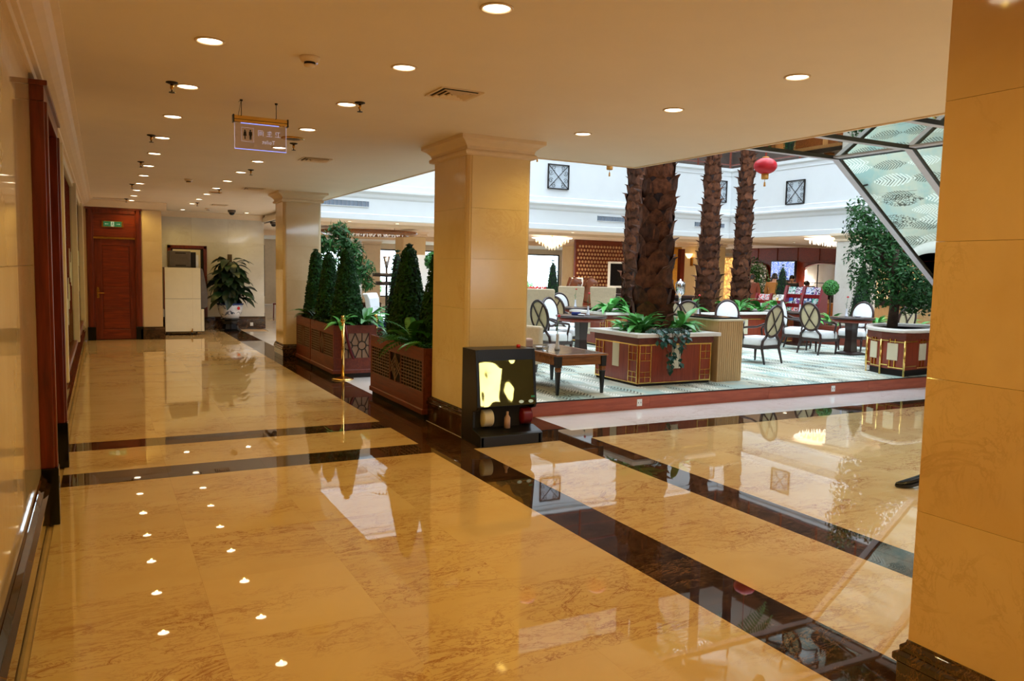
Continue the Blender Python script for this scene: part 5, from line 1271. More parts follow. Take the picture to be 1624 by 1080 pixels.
def bud_vase(label, loc, flower='red_petal', h=0.16):
    t = thing('bud_vase', label, 'vase', loc)
    MB().lathe([(0.028, 0), (0.04, 0.004), (0.028, 0.03), (0.018, h*0.6), (0.016, h*0.9), (0.022, h)], 14).build('vase', 'porcelain', t)
    MB().tube([(0, 0, h*0.8), (0.005, 0.01, h+0.1), (0.015, 0, h+0.22)], 0.003, 5).tube([(0, 0, h*0.8), (-0.02, 0.01, h+0.12)], 0.002, 5).build('stem', 'leaf_mid', t)
    b = MB()
    for k in range(6):
        a = k*PI/3; b.ball((0.015+0.012*math.cos(a), 0.012*math.sin(a), h+0.225), 0.012, 6, 4)
    b.ball((0.015, 0, h+0.235), 0.014, 7, 5).build('bloom', flower, t)
    for k in range(3): inst('leaf', LEAF['ivy'], None, t, TRS((0, 0, h+0.05+k*0.03), (0, -0.4, k*2.1), 0.6))
def table_set(loc, label, seed, tray=True):
    t = thing('ashtray', 'white porcelain dish ' + label, 'dish', loc)
    MB().lathe([(0.04, 0), (0.06, 0.012), (0.062, 0.028), (0.05, 0.028), (0.045, 0.012), (0.001, 0.01)], 16).build('dish', 'porcelain', t)
    return t
TBL = [((12.97, 10.42, ZC), 'round dark table on the right between white chairs'), ((7.5, 11.65, ZC), 'round dark table on the left with vase, left of the big palm'), ((9.45, 10.75, ZC), 'round dark table mostly hidden behind the beige counter'), ((9.1, 14.4, ZC), 'small far round table on the left before the high chairs'), ((13.5, 12.2, ZC), 'dark round table further back on the right')]
for l, lb in TBL: round_table(lb, l, 0.46 if l[0] in (7.5,) else 0.42)
zt = ZC + 0.73
bud_vase('white bud vase with red flower on the right round table', (12.9, 10.5, zt)); table_set((13.1, 10.4, zt), 'on the right round table', 1)
bud_vase('white bud vase on the left round table', (7.6, 11.6, zt)); table_set((7.4, 11.5, zt), 'on the left round table', 2)
bud_vase('white bud vase on the table behind the beige counter', (9.5, 10.9, zt)); 
bud_vase('white bud vase with red flower on the far left table', (9.1, 14.4, zt))
bud_vase('white bud vase with red flower on the back right table', (13.5, 12.2, zt))
tag(MB().lathe([(0.09, 0), (0.1, 0.01), (0.1, 0.035), (0.09, 0.05)], 4, smooth=False).xf(TRS((7.45, 11.75, zt))).build('menu_stack', 'porcelain_blue'), 'blue and white folder pile on the left round table', 'folder')

# low coffee table near the step
cf = thing('coffee_table', 'low rectangular coffee table with inlaid apron and black tapered legs near the step', 'table', (5.15, 8.6, ZC))
MB().box(-0.37, 0.37, -0.66, 0.66, 0.47, 0.495).build('table_top', 'table_wood', cf, 0.008)
MB().box(-0.3, 0.3, -0.59, 0.59, 0.4952, 0.4972).build('glass_top', 'black_shiny', cf)
for s in (-1, 1):
    MB().box(-0.28, 0.28, s*0.62-0.012, s*0.62+0.012, 0.36, 0.47).build('apron', 'table_wood', cf)
    MB().box(s*0.33-0.012, s*0.33+0.012, -0.57, 0.57, 0.36, 0.47).build('apron', 'table_wood', cf)
    for u in (-1, 1):
        lg_ = MB().sq([(0.014, 0.014, 0), (0.026, 0.026, 0.27), (0.032, 0.032, 0.285)], (s*0.32, u*0.61)).sq([(0.034, 0.034, 0.34), (0.036, 0.036, 0.47)], (s*0.32, u*0.61)).build('leg', 'black_plastic', cf)
        MB().sq([(0.026, 0.026, 0.285), (0.03, 0.03, 0.31), (0.026, 0.026, 0.34)], (s*0.32, u*0.61)).build('turned_collar', 'table_wood', lg_)
bud_vase('white bud vase with single red flower on the low coffee table', (5.12, 8.5, ZC+0.4975), h=0.2)
table_set((4.98, 8.7, ZC+0.4975), 'beside the vase on the low coffee table', 3)
tag(MB().lathe([(0.035, 0), (0.042, 0.05), (0.042, 0.06), (0.03, 0.06)], 14, (4.9, 8.42, ZC+0.4975)).build('tea_light', 'clear_glass'), 'small glass tea light at the near end of the low coffee table', 'candle')

# upholstered armchairs beside the coffee table and high-backed chairs behind
def tub_chair(label, loc, rz, mat, h=0.68):
    t = thing('armchair', label, 'chair', loc, rz)
    MB().box(-0.3, 0.3, -0.28, 0.32, 0.12, 0.4).build('seat', mat, t, 0.04)
    MB().rings([[(x*f, y*f, z) for x, y in ([(0.36*math.cos(a), -0.1-0.3*math.sin(a)) for a in [PI*k/10 for k in range(11)]] + [(-0.27*math.cos(PI-a), -0.1-0.2*math.sin(a)) for a in [PI - PI*k/10 for k in range(11)]])] for z, f in ((0.12, 0.98), (0.3, 1.0), (h-0.06, 1.03), (h, 1.0))], True, True).build('backrest', mat, t)
    for s in (-1, 1):
        MB().box(s*0.33-0.05, s*0.33+0.05, -0.15, 0.3, 0.12, h-0.1).build('arm', mat, t, 0.03)
        for y in (-0.22, 0.25): MB().sq([(0.018, 0.018, 0), (0.026, 0.026, 0.12)], (s*0.26, y)).build('leg', 'chair_wood', t)
tub_chair('pinkish armchair partly hidden behind the near column and the shoe machine', (4.72, 9.35, ZC), face(0.9, 0.1), 'pink_cloth', 0.7)
tub_chair('beige armchair with dark corner post behind the coffee table', (5.3, 10.1, ZC), face(0.4, -1), 'beige_cloth', 0.78)
def high_chair(label, loc, rz, mat='beige_cloth', h=1.15, blue=False):
    t = thing('high_back_chair', label, 'chair', loc, rz)
    MB().box(-0.27, 0.27, -0.24, 0.3, 0.22, 0.46).build('seat', 'blue_cloth' if blue else mat, t, 0.03)
    MB().rings([[(-w, y, z), (w, y, z), (w, y+0.1, z), (-w, y+0.1, z)] for w, y, z in ((0.25, -0.28, 0.2), (0.26, -0.29, 0.5), (0.3, -0.33, 0.9), (0.31, -0.37, h-0.02), (0.29, -0.37, h))], True, False).build('backrest', mat, t, 0.02)
    for x in (-0.22, 0.22):
        for y in (-0.22, 0.24): MB().sq([(0.018, 0.018, 0), (0.024, 0.024, 0.22)], (x, y)).build('leg', 'chair_wood', t)
high_chair('tall beige high backed chair just right of the near column', (7.62, 13.42, ZC), face(0.5, 0.9))
high_chair('beige high backed chair before the red flowers', (10.0, 16.1, ZC), face(0.4, 0.9))
high_chair('beige high backed chair before the two horse sculptures', (10.75, 15.75, ZC), face(0.6, 0.8))
high_chair('white high backed chair with blue seat among the plants left of the near column', (4.82, 14.4, ZC), face(0.7, -0.5), 'upholstery', 1.0, True)
high_chair('white and blue chair behind the near planter cone', (5.3, 13.4, ZC), face(-0.8, 0.4), 'upholstery', 0.85, True)
tg = thing('wooden_chair', 'slim dark red wooden chair seen past the second column', 'chair', (5.0, 25.4, 0), face(-1, 0.2))
MB().box(-0.22, 0.22, -0.22, 0.22, 0.42, 0.47).build('seat', 'red_wood', tg, 0.008)
MB().rings([[(-0.2, y, z), (0.2, y, z), (0.2, y+0.035, z), (-0.2, y+0.035, z)] for y, z in ((-0.22, 0.45), (-0.24, 0.8), (-0.3, 1.15))], True, False).build('backrest', 'red_wood', tg)
for x in (-0.19, 0.19):
    for y in (-0.19, 0.19): MB().tube([(x, y, 0.43), (x*1.05, y*1.08, 0)], 0.018, 6).build('leg', 'red_wood', tg)
# ================================================================== LANTERNS AND CHANDELIERS
def lantern(label, loc, s=1.0):
    t = thing('paper_lantern', label, 'lantern', loc); t.scale = (s, s, s)
    n = 24; rings = []
    for i in range(11):
        a = -PI/2*0.86 + PI*0.86*i/10; z = 0.125*math.sin(a)
        rings.append([((0.175*math.cos(a)*(1 if j % 2 else 0.965))*math.cos(2*PI*j/n), (0.175*math.cos(a)*(1 if j % 2 else 0.965))*math.sin(2*PI*j/n), z) for j in range(n)])
    MB().rings(rings).build('paper_shade', 'lantern_paper', t)
    MB().lathe([(0.05, 0.115), (0.05, 0.135), (0.03, 0.14)], 14).build('top_cap', 'lantern_gold', t)
    MB().lathe([(0.055, -0.115), (0.055, -0.19), (0.05, -0.2), (0.045, -0.115)], 14).build('fringe', 'lantern_gold', t)
    MB().lathe([(0.004, -0.2), (0.004, -0.24), (0.012, -0.25), (0.016, -0.31), (0.001, -0.31)], 8).build('tassel', 'lantern_gold', t)
    MB().tube([(0, 0, 0.135), (0, 0, (9.45-loc[2])/s)], 0.004, 5).build('cord', 'red_petal', t)
lantern('red paper lantern with gold tassel hanging before the white side wall', (9.07, 9.02, 3.34))
lantern('lantern whose gold fringe and tassel show below the ceiling edge left of the big palm', (7.0, 10.2, 3.42), 0.9)
lantern('lantern whose tassel tip shows at the right of the near column', (6.02, 10.75, 3.62), 0.9)

def chandelier(label, loc, r, h, glow='crystal_glow'):
    t = thing('chandelier', label, 'chandelier', loc)
    MB().tube([(0, 0, 0.0), (0, 0, -0.08)], 0.02, 6).build('stem', 'brass', t)
    MB().lathe([(r*1.25, -0.06), (r*1.25, -0.085), (r, -0.1)], 28).build('rim', 'cove_glow', t)
    me = MB().rings([[(0.03*math.cos(2*PI*j/6)*q, 0.03*math.sin(2*PI*j/6)*q, z) for j in range(6)] for q, z in ((0.2, 0.03), (1, 0.0), (0.9, -0.03), (0.05, -0.07))], True, False).mesh('crystal')
    me.materials.append(MATS[glow]); k = 0
    for i in range(5):
        rr_ = r*(1-i/5); n = max(6, int(22*(1-i/5)))
        for j in range(n): inst('crystal', me, None, t, TRS((rr_*math.cos(2*PI*j/n), rr_*math.sin(2*PI*j/n), -0.12 - h*i/5), (0, 0, j), (r*0.9, r*0.9, 1.3)))
    MB().lathe([(r*0.95, -0.1), (r*0.6, -0.1-h*0.4), (0.03, -0.1-h*0.95)], 20).build('glass_bowl', 'lamp_warm', t)
    spot((0, 0, -0.1-h), 40, R(160), 0.5, 0.15, (1, 0.75, 0.45), t)
chandelier('crystal cone chandelier glowing orange right of the near column', (12.3, 20.9, LC), 0.5, 0.3)
chandelier('warm crystal ceiling lamp at the reception side, left of the pale column', (17.2, 14.6, LC), 0.55, 0.1, 'cove_glow')
chandelier('small glowing ceiling lamp by the gold curtain', (17.2, 22.4, LC), 0.4, 0.12, 'cove_glow')
rc = thing('ring_chandelier', 'wide flat ring chandelier with amber sides and crystal strings above the planters', 'chandelier', (6.65, 21.4, LC))
n = 40; ro, ri = 1.35, 1.2
MB().rings([[(q*math.cos(2*PI*j/n), q*math.sin(2*PI*j/n)*0.9, z) for j in range(n)] for q, z in ((ro, -0.08), (ro+0.02, -0.14), (ro-0.12, -0.2), (ri-0.15, -0.18), (ri, -0.08), (ro, -0.08))], False).build('ring', 'table_wood', rc)
for k in range(4): MB().tube([(1.1*math.cos(k*PI/2+.4), 1.0*math.sin(k*PI/2+.4), 0), (1.1*math.cos(k*PI/2+.4), 1.0*math.sin(k*PI/2+.4), -0.1)], 0.008, 5).build('rod', 'dark_metal', rc)
me = MB().rings([[(0.035*math.cos(2*PI*j/6)*q, 0.035*math.sin(2*PI*j/6)*q, z) for j in range(6)] for q, z in ((0.1, 0.02), (1, -0.02), (0.1, -0.08))], True, False).mesh('crystal'); me.materials.append(MATS['chrome'])
for i in range(70):
    a = i*2.399; q = 0.95*math.sqrt((i+0.5)/70); inst('crystal', me, None, rc, TRS((q*math.cos(a), q*math.sin(a)*0.9, -0.14), (0, 0, a), 1.0))

# ================================================================== MAGAZINE RACKS
mag_me = {}
MAGC = [(214, 60, 60), (60, 110, 190), (236, 232, 224), (230, 190, 90), (120, 60, 120), (70, 150, 130), (230, 140, 170), (40, 44, 60)]
for i, c in enumerate(MAGC):
    nm = 'magazine_cover_%d' % i; mm = NT(nm); cc = mm.coords((1, 1, 1), rnd=9.0)
    f = mm.noise(cc, 14, 3); mm.link(mm.ramp(f, [(0.42, lin(*c)), (0.5, lin(235, 232, 228)), (0.6, lin(*[int(q*0.6) for q in c]))]), mm.b.inputs['Base Color']); mm.set(Roughness=0.35)
    m_ = MB().cbox(0, 0, 0.13, 0.19, 0.012, 0.26).mesh('magazine'); m_.materials.append(mm.m); mag_me[i] = m_
def rack(label, loc, rz, seed, sz):
    t = thing('magazine_rack', label, 'rack', loc, rz); t.scale = (sz,)*3
    prof_ = [(-0.42, 0), (0.25, 0), (0.25, 1.2), (0.1, 1.3), (-0.02, 1.3), (-0.42, 0.3)]
    for x in (-0.47, 0.0, 0.47): MB().prism(prof_, x-0.03, x+0.03, 'X').build('side_panel', 'red_lacquer', t, 0.004)
    MB().box(-0.44, 0.44, 0.2, 0.24, 0.02, 1.25).build('back_panel', 'red_lacquer', t)
    MB().box(-0.44, 0.44, -0.4, 0.2, 0.02, 0.28).build('base', 'red_lacquer', t)
    r = random.Random(seed)
    Mt = Matrix.Translation(loc) @ Matrix.Rotation(rz, 4, 'Z') @ Matrix.Diagonal((sz, sz, sz, 1))
    for i in range(4):
        y = -0.36 + i*0.1; z = 0.32 + i*0.235
        MB().box(-0.44, 0.44, y-0.02, y+0.1, z-0.03, z-0.01).box(-0.44, 0.44, y-0.03, y-0.02, z-0.03, z+0.06).build('shelf', 'red_lacquer', t)
        for j in range(4):
            x = (-0.34, -0.13, 0.13, 0.34)[j]
            o = inst('magazine', mag_me[r.randrange(8)], None, None, Mt @ TRS((x + r.uniform(-.01, .01), y+0.02, z-0.008), (-0.3, 0, 0)))
            tag(o, 'glossy magazine leaning in a pocket of the ' + label.split(',')[0], 'magazine', 'magazines in the ' + label.split(',')[0])
rack('red left magazine rack, its pockets full of colourful magazines', (15.0, 14.5, ZC), face(0.98, 0.3), 5, 0.82)
rack('red right magazine rack, standing end on beside the chairs', (15.45, 13.85, ZC), face(0.98, 0.3), 6, 0.98)

# ================================================================== RECEPTION
rw = struct(MB().box(23.0, 23.2, 16.0, 24.0, 0, LC).build('wall_panelling', 'red_wood_h'))
for i in range(8): MB().box(22.97, 23.0, 16.02+i*1.0, 16.98+i*1.0, 2.25, LC-0.02).build('upper_panel', 'red_wood_h', rw, 0.006)
for i in range(9): MB().box(22.94, 23.0, 15.98+i*1.0, 16.04+i*1.0, 0, LC).build('stile', 'red_wood', rw, 0.004)
MB().box(22.93, 23.0, 16.0, 24.0, 2.2, 2.27).build('rail', 'red_wood', rw, 0.004)
def niche(label, y0, y1):
    t = thing('lit_niche', label, 'niche', (22.95, (y0+y1)/2, 0)); w = (y1-y0)/2
    pr = [(-w, 0.95), (w, 0.95), (w, 1.95)] + [(w*math.cos(PI*k/12), 1.95+0.22*math.sin(PI*k/12)) for k in range(1, 12)] + [(-w, 1.95)]
    MB().prism([(p, q) for p, q in pr], -0.01, 0.01, 'X').build('backing', 'grey_marble', t)
    MB().tube([(-0.02, p, q) for p, q in pr], 0.035, 6, closed=True).build('arch_frame', 'red_wood', t)
    MB().box(-0.03, -0.012, w-0.09, w-0.03, 1.0, 1.92).build('light_strip', 'niche_light', t)
    MB().box(-0.02, -0.008, -w, w, 1.44, 1.47).build('shelf_line', 'dark_metal', t)
    ld = bpy.data.lights.new('lamp', 'POINT'); ld.energy = 14; ld.color = (1, 0.9, 0.8); ld.shadow_soft_size = 0.1
    o = bpy.data.objects.new('lamp', ld); COL.objects.link(o); o.parent = t; o.location = (-0.25, w-0.15, 1.5)
niche('arched lit niche in the wood panelling right of the screen', 18.75, 20.6)
niche('arched lit niche in the wood panelling left of the screen', 22.45, 23.7)
tv = thing('wall_screen', 'blue lit information screen on the reception wall', 'screen', (22.85, 21.55, 1.86))
MB().box(-0.04, 0.06, -0.6, 0.6, -0.36, 0.4).build('bezel', 'black_plastic', tv, 0.01)
MB().box(-0.046, -0.04, -0.56, 0.56, -0.32, 0.36).build('display', 'tv_screen', tv)
MB().box(0.06, 0.1, -0.2, 0.2, -0.2, 0.2).build('bracket', 'dark_metal', tv)
dk = thing('reception_desk', 'long reception desk with dark top and tan front', 'desk', (19.8, 18.6, 0))
MB().box(-0.35, 0.3, -3.0, 2.2, 0, 1.0).build('front', 'beige_wood', dk)
MB().box(-0.45, 0.35, -3.1, 2.3, 1.0, 1.14).build('counter_top', 'black_shiny', dk, 0.01)
for i in range(4): MB().box(-0.37, -0.35, -2.8+i*1.25, -1.75+i*1.25, 0.12, 0.88).build('front_panel', 'table_wood', dk, 0.01)
for i in range(3):
    t = thing('paper_tray', 'small orange and brown item on the reception desk top', 'tray', (19.7, 17.0+i*0.6, 1.14), 0, 'items on the reception desk')
    MB().box(-0.1, 0.1, -0.12, 0.12, 0, 0.05).build('tray', 'table_wood', t, 0.01); MB().box(-0.08, 0.08, -0.1, 0.1, 0.05, 0.07).build('paper', 'white_plastic', t)
gd = thing('gold_display', 'golden backlit openwork panel behind the weeping fig', 'display', (19.6, 14.5, 0))
MB().box(0.02, 0.1, -1.0, 1.0, 0.0, 2.2).build('frame', 'red_wood', gd, 0.01)
MB().box(0.0, 0.02, -0.94, 0.94, 0.96, 2.14).build('openwork', 'gold_display', gd)
bd = thing('bar_counter', 'dark bar counter below the golden panel', 'counter', (18.6, 13.8, 0))
MB().box(-0.25, 0.25, -1.6, 1.6, 0, 0.95).build('body', 'beige_wood', bd); MB().box(-0.32, 0.32, -1.7, 1.7, 0.95, 1.12).build('counter_top', 'dark_metal', bd, 0.01)
gd2 = thing('gold_display', 'golden backlit openwork panel left of the right palm', 'display', (19.3, 20.9, 0))
MB().box(0.02, 0.1, -0.6, 0.6, 0.0, 2.3).build('frame', 'cream_inset', gd2, 0.01); MB().box(0.0, 0.02, -0.55, 0.55, 0.85, 2.25).build('openwork', 'gold_display', gd2)

# ================================================================== PEOPLE
def skin_obj(name, verts, edges, rad, mat, parent, sub=2, root=0):
    me = bpy.data.meshes.new(name); me.from_pydata(verts, edges, []); me.materials.append(MATS[mat])
    o = bpy.data.objects.new(name, me); COL.objects.link(o); o.parent = parent
    sm = o.modifiers.new('skin', 'SKIN'); sm.use_smooth_shade = True
    for i, r in enumerate(rad):
        me.skin_vertices[0].data[i].radius = r if isinstance(r, tuple) else (r, r)
        me.skin_vertices[0].data[i].use_root = (i == root)
    ss = o.modifiers.new('subsurf', 'SUBSURF'); ss.levels = sub; ss.render_levels = sub
    return o
def shoe_mesh():
    secs = [(-0.09, 0.02, 0.028, 0.075), (-0.085, 0.0, 0.036, 0.1), (-0.04, 0.0, 0.04, 0.1), (0.0, 0.012, 0.04, 0.085), (0.06, 0.012, 0.045, 0.065), (0.12, 0.0, 0.046, 0.05), (0.17, 0.0, 0.034, 0.038), (0.205, 0.003, 0.016, 0.03), (0.215, 0.008, 0.004, 0.02)]
    return MB().rings([[(w*math.cos(2*PI*k/12), y, zb + (zt_-zb)*(0.5+0.5*math.sin(2*PI*k/12)) if True else 0) for k in range(12)] for y, zb, w, zt_ in secs]).mesh('shoe')
SHOE = shoe_mesh(); SHOE.materials.append(MATS['shoe_leather'])
def person(label, loc, rz, coat, trous, lean=0.0, arms='desk', stride=0.0, long_coat=0.0, hgt=1.0):
    t = thing('person', label, 'person', loc, rz); t.scale = (hgt,)*3
    # joints, facing +y ; lean bends the upper body forward about the hips
    def L(p, k=1.0):
        x, y, z = p; a = -lean*k; dz = z-0.95
        return (x, y*math.cos(a) - dz*math.sin(a), 0.95 + y*math.sin(a) + dz*math.cos(a))
    pel = (0, 0, 0.95); sp = L((0, 0.0, 1.12)); ch = L((0, 0.0, 1.33)); nk = L((0, 0.0, 1.47)); hd0 = L((0, 0.015, 1.53)); hd1 = L((0, 0.025, 1.6)); hd2 = L((0, 0.01, 1.67))
    nose = L((0, 0.115, 1.575))
    V = [pel, sp, ch, nk, hd0, hd1, hd2]; E = [(0, 1), (1, 2), (2, 3), (3, 4), (4, 5), (5, 6)]; Rr = [(0.14, 0.1), (0.13, 0.095), (0.15, 0.1), 0.05, (0.062, 0.075), (0.075, 0.09), (0.06, 0.075)]
    ends = {}
    for s in (-1, 1):
        sh = L((s*0.17, 0, 1.4))
        if arms == 'desk': el = L((s*0.22, 0.08, 1.14)); wr = L((s*0.15, 0.3, 1.1)); 
        elif arms == 'walk': el = L((s*0.23, -0.03 + s*0.08, 1.13)); wr = L((s*0.22, 0.08 + s*0.16, 0.92))
        else: el = L((s*0.22, -0.02, 1.13)); wr = L((s*0.21, 0.05, 0.9))
        d = (Vector(wr)-Vector(el)).normalized(); hnd = tuple(Vector(wr) + d*0.09)
        i = len(V); V += [sh, el, wr, hnd]; E += [(2, i), (i, i+1), (i+1, i+2), (i+2, i+3)]; Rr += [0.065, 0.042, 0.028, (0.02, 0.036)]
        side = Vector((-s, 0, 0)) - d*Vector((-s, 0, 0)).dot(d); side.normalize()
        nrm = d.cross(side)
        for k in range(4):   # fingers
            b0 = Vector(hnd) + side*(0.026 - 0.017*k); ln = (0.06, 0.07, 0.065, 0.05)[k]
            j = len(V); V += [tuple(b0 + d*ln*0.5), tuple(b0 + d*ln*0.9 - nrm*0.014*(-s))]; E += [(i+3, j), (j, j+1)]; Rr += [0.0095, 0.007]
        j = len(V); tb = Vector(wr) + d*0.03 + side*0.03; V += [tuple(tb), tuple(tb + d*0.045 + side*0.012)]; E += [(i+2, j), (j, j+1)]; Rr += [0.012, 0.009]
        fy = s*stride
        hip = (s*0.09, 0, 0.9); kn = (s*0.1, fy*0.55 + 0.02, 0.5); an = (s*0.1, fy - (0.04 if stride else 0), 0.09)
        i2 = len(V); V += [hip, kn, an]; E += [(0, i2), (i2, i2+1), (i2+1, i2+2)]; Rr += [0.085, 0.055, 0.038]
        ends[s] = (sh, el, wr, hip, kn, an)
    skin_obj('body', V, E, Rr, 'skin', t)
    # clothing: jacket with sleeves, trousers
    bot = L((0, 0, 0.86 - long_coat), 0.0) if long_coat else L((0, 0, 0.86), 0.4)
    V = [sp, ch, L((0, 0, 1.44)), pel, bot]; E = [(0, 1), (1, 2), (0, 3), (3, 4)]; Rr = [(0.17, 0.13), (0.19, 0.13), (0.1, 0.075), (0.185, 0.14), (0.2 + long_coat*0.1, 0.15 + long_coat*0.08)]
    for s in (-1, 1):
        sh, el, wr = ends[s][:3]; i = len(V); V += [sh, el, tuple(Vector(wr).lerp(Vector(el), 0.05))]; E += [(1, i), (i, i+1), (i+1, i+2)]; Rr += [0.085, 0.06, 0.046]
    skin_obj('jacket', V, E, Rr, coat, t)
    V = [(0, 0, 0.97)]; E = []; Rr = [(0.16, 0.12)]
    for s in (-1, 1):
        hip, kn, an = ends[s][3:]; i = len(V); V += [(hip[0], hip[1], 0.86), kn, (an[0], an[1], an[2]-0.01)]; E += [(0, i), (i, i+1), (i+1, i+2)]; Rr += [0.1, 0.075, 0.068]
        inst('shoe', SHOE, None, t, TRS((an[0], an[1]+0.03, 0), (0, 0, 0), (1.05, 1.08, 1.5)))
    skin_obj('trousers', V, E, Rr, trous, t)
    # head details: hair cap, ears, eyes, nose, mouth
    Mh = Matrix.Translation(hd1) @ Matrix.Rotation(-lean, 4, 'X')
    hair = MB()
    rings = []
    for i in range(7):
        ph = PI/2*i/6
        rings.append([(0.088*math.cos(ph)*math.cos(2*PI*k/16), -0.012 + 0.108*math.cos(ph)*math.sin(2*PI*k/16) , 0.0 + 0.125*math.sin(ph) + (0.04 if math.sin(2*PI*k/16) > 0.35 else -0.045)*(1-i/6)) for k in range(16)])
    MB().rings(rings).xf(Mh).build('hair', 'hair_black', t)
    for s in (-1, 1):
        MB().ball((s*0.082, 0.0, -0.01), 0.018, 8, 6, 1.4).xf(Mh).build('ear', 'skin', t)
        MB().ball((s*0.03, 0.088, 0.01), 0.009, 8, 6).xf(Mh).build('eye', 'black_shiny', t)
    MB().rings([[(0.014*q*math.cos(2*PI*k/8), 0.088+0.02*q2, z + 0.01*math.sin(2*PI*k/8)) for k in range(8)] for q, q2, z in ((0.5, 0.0, 0.012), (0.9, 0.6, -0.018), (1.0, 0.9, -0.03), (0.4, 0.1, -0.036))]).xf(Mh).build('nose', 'skin', t)
    MB().tube([(-0.022, 0.083, -0.058), (0, 0.09, -0.06), (0.022, 0.083, -0.058)], 0.005, 6).xf(Mh).build('mouth', 'pink_cloth', t)
    return t
person('person in a long brown coat standing at the reception desk', (16.78, 17.0, 0), face(0.75, 0.65), 'coat_brown', 'trouser_dark', 0.0, 'down', 0, 0.35, 1.0)
person('person in a tan jacket seen from behind at the reception desk', (17.25, 16.6, 0), face(0.8, 0.6), 'coat_tan', 'trouser_dark', 0.12, 'desk', 0, 0.0, 1.02)
person('person in a black suit standing behind the reception desk', (20.75, 19.15, 0), face(-0.8, -0.6), 'suit_black', 'suit_black', 0.15, 'desk', 0, 0, 1.0)
person('person in a black suit bending over the reception desk', (20.7, 18.25, 0), face(-0.9, -0.3), 'suit_black', 'suit_black', 0.7, 'desk', 0, 0, 1.0)
wdir = face(-0.886, 0.463)
person('person in dark clothes walking, only a black pointed shoe showing past the right pier', (6.02, 3.605, 0), wdir, 'suit_black', 'trouser_dark', 0.05, 'down', 0.36, 0.0, 1.0)

# ================================================================== LOUNGE DETAILS
def horse(label, loc, rz):
    t = thing('horse_sculpture', label, 'sculpture', loc, rz)
    MB().box(-0.2, 0.2, -0.14, 0.14, 0, 0.75).build('pedestal', 'horse_wood', t, 0.01)
    V = [(0, -0.05, 0.8), (0, 0, 1.0), (0, 0.04, 1.25), (0, 0.08, 1.42), (0, 0.18, 1.4), (0, 0.28, 1.33), (0.03, 0.06, 1.54), (-0.03, 0.06, 1.54)]
    skin_obj('horse_head', V, [(0, 1), (1, 2), (2, 3), (3, 4), (4, 5), (3, 6), (3, 7)], [(0.14, 0.18), (0.1, 0.16), (0.075, 0.12), (0.07, 0.09), (0.055, 0.065), (0.045, 0.05), 0.015, 0.015], 'horse_wood', t)
    MB().rings([[(-0.012, y, z), (0.012, y, z), (0.012, y-0.07, z+0.02), (-0.012, y-0.07, z+0.02)] for y, z in ((-0.16, 0.95), (-0.1, 1.15), (-0.06, 1.3), (0.0, 1.5))], True, False).build('mane', 'horse_wood', t)
horse('left brown carved horse head on a pedestal in the lounge', (11.3, 18.1, 0), face(0.8, -0.5))
horse('right brown carved horse head on a pedestal in the lounge', (11.75, 18.0, 0), face(0.8, -0.5))
fb = thing('flower_bed', 'mass of red flowers in a trough before the bright window', 'flowers', (10.0, 17.6, 0))
MB().box(-0.5, 0.4, -0.15, 0.15, 0, 0.95).build('trough', 'box_wood', fb, 0.01)
rr0 = random.Random(3)
scatter_leaves([((rr0.uniform(-.48, .38), rr0.uniform(-.16, .16), 0.95 + rr0.uniform(0, .12)), (0, 0, 1)) for i in range(240)], 'leaf_mid', 'foliage', fb, 0.1, 3)
scatter_leaves([((rr0.uniform(-.48, .38), rr0.uniform(-.16, .16), 1.1 + rr0.uniform(0, .14)), (0, -0.5, 1)) for i in range(260)], 'red_petal', 'blooms', fb, 0.08, 4, 0.9)
kk = thing('touch_kiosk', 'upright pale information kiosk with tilted grey screen', 'kiosk', (11.75, 18.6, 0), face(0.55, 0.83))
MB().rings([[(-w, y0, z), (w, y0, z), (w, y1, z), (-w, y1, z)] for w, y0, y1, z in ((0.24, -0.22, 0.2, 0), (0.22, -0.2, 0.18, 0.1), (0.2, -0.16, 0.16, 1.1), (0.2, -0.02, 0.16, 1.5))], True, False).build('cabinet', 'white_plastic', kk, 0.01)
MB().rings([[(-0.16, y-0.012, z), (0.16, y-0.012, z), (0.16, y, z), (-0.16, y, z)] for y, z in ((-0.155, 1.13), (-0.035, 1.47))], True, False).build('screen', 'grey_panel', kk)
MB().prism([(-0.05, 0.95), (0.05, 0.95), (0, 0.82)], -0.178, -0.172, 'Y').build('red_emblem', 'red_petal', kk)
rwl = struct(MB().box(14.2, 17.0, 22.55, 22.65, 0, LC).build('wall_studded', 'tile_red'))
b = MB()
for i in range(22):
    for j in range(12): b.ball((14.3+i*0.125+(j % 2)*0.06, 22.54, 1.1+j*0.13), 0.045, 6, 4)
o = b.build('stud', 'tile_stud', rwl); o['kind'] = 'stuff'
fr = thing('framed_mirror', 'white framed tall mirror before the studded red wall', 'mirror', (14.05, 19.9, 1.2), face(0.55, 0.83))
MB().box(-0.28, 0.28, -0.02, 0.02, 0, 0.06).box(-0.28, 0.28, -0.02, 0.02, 0.74, 0.8).box(-0.28, -0.2, -0.02, 0.02, 0.06, 0.74).box(0.2, 0.28, -0.02, 0.02, 0.06, 0.74).build('frame', 'white_plastic', fr, 0.004)
MB().box(-0.2, 0.2, -0.005, 0.01, 0.06, 0.74).build('glass', 'black_shiny', fr)
MB().box(-0.28, 0.28, -0.05, 0.05, -1.2, 0.0).build('foot_board', 'dark_metal', fr)
dc = thing('bar_desk', 'dark desk with wooden top behind the big palm trunk', 'desk', (13.6, 17.9, 0), face(0.5, 0.86))
MB().box(-1.3, 1.3, -0.3, 0.3, 0, 1.0).build('body', 'dark_gap', dc); MB().box(-1.4, 1.4, -0.4, 0.36, 1.0, 1.07).build('counter_top', 'chair_wood', dc, 0.01)
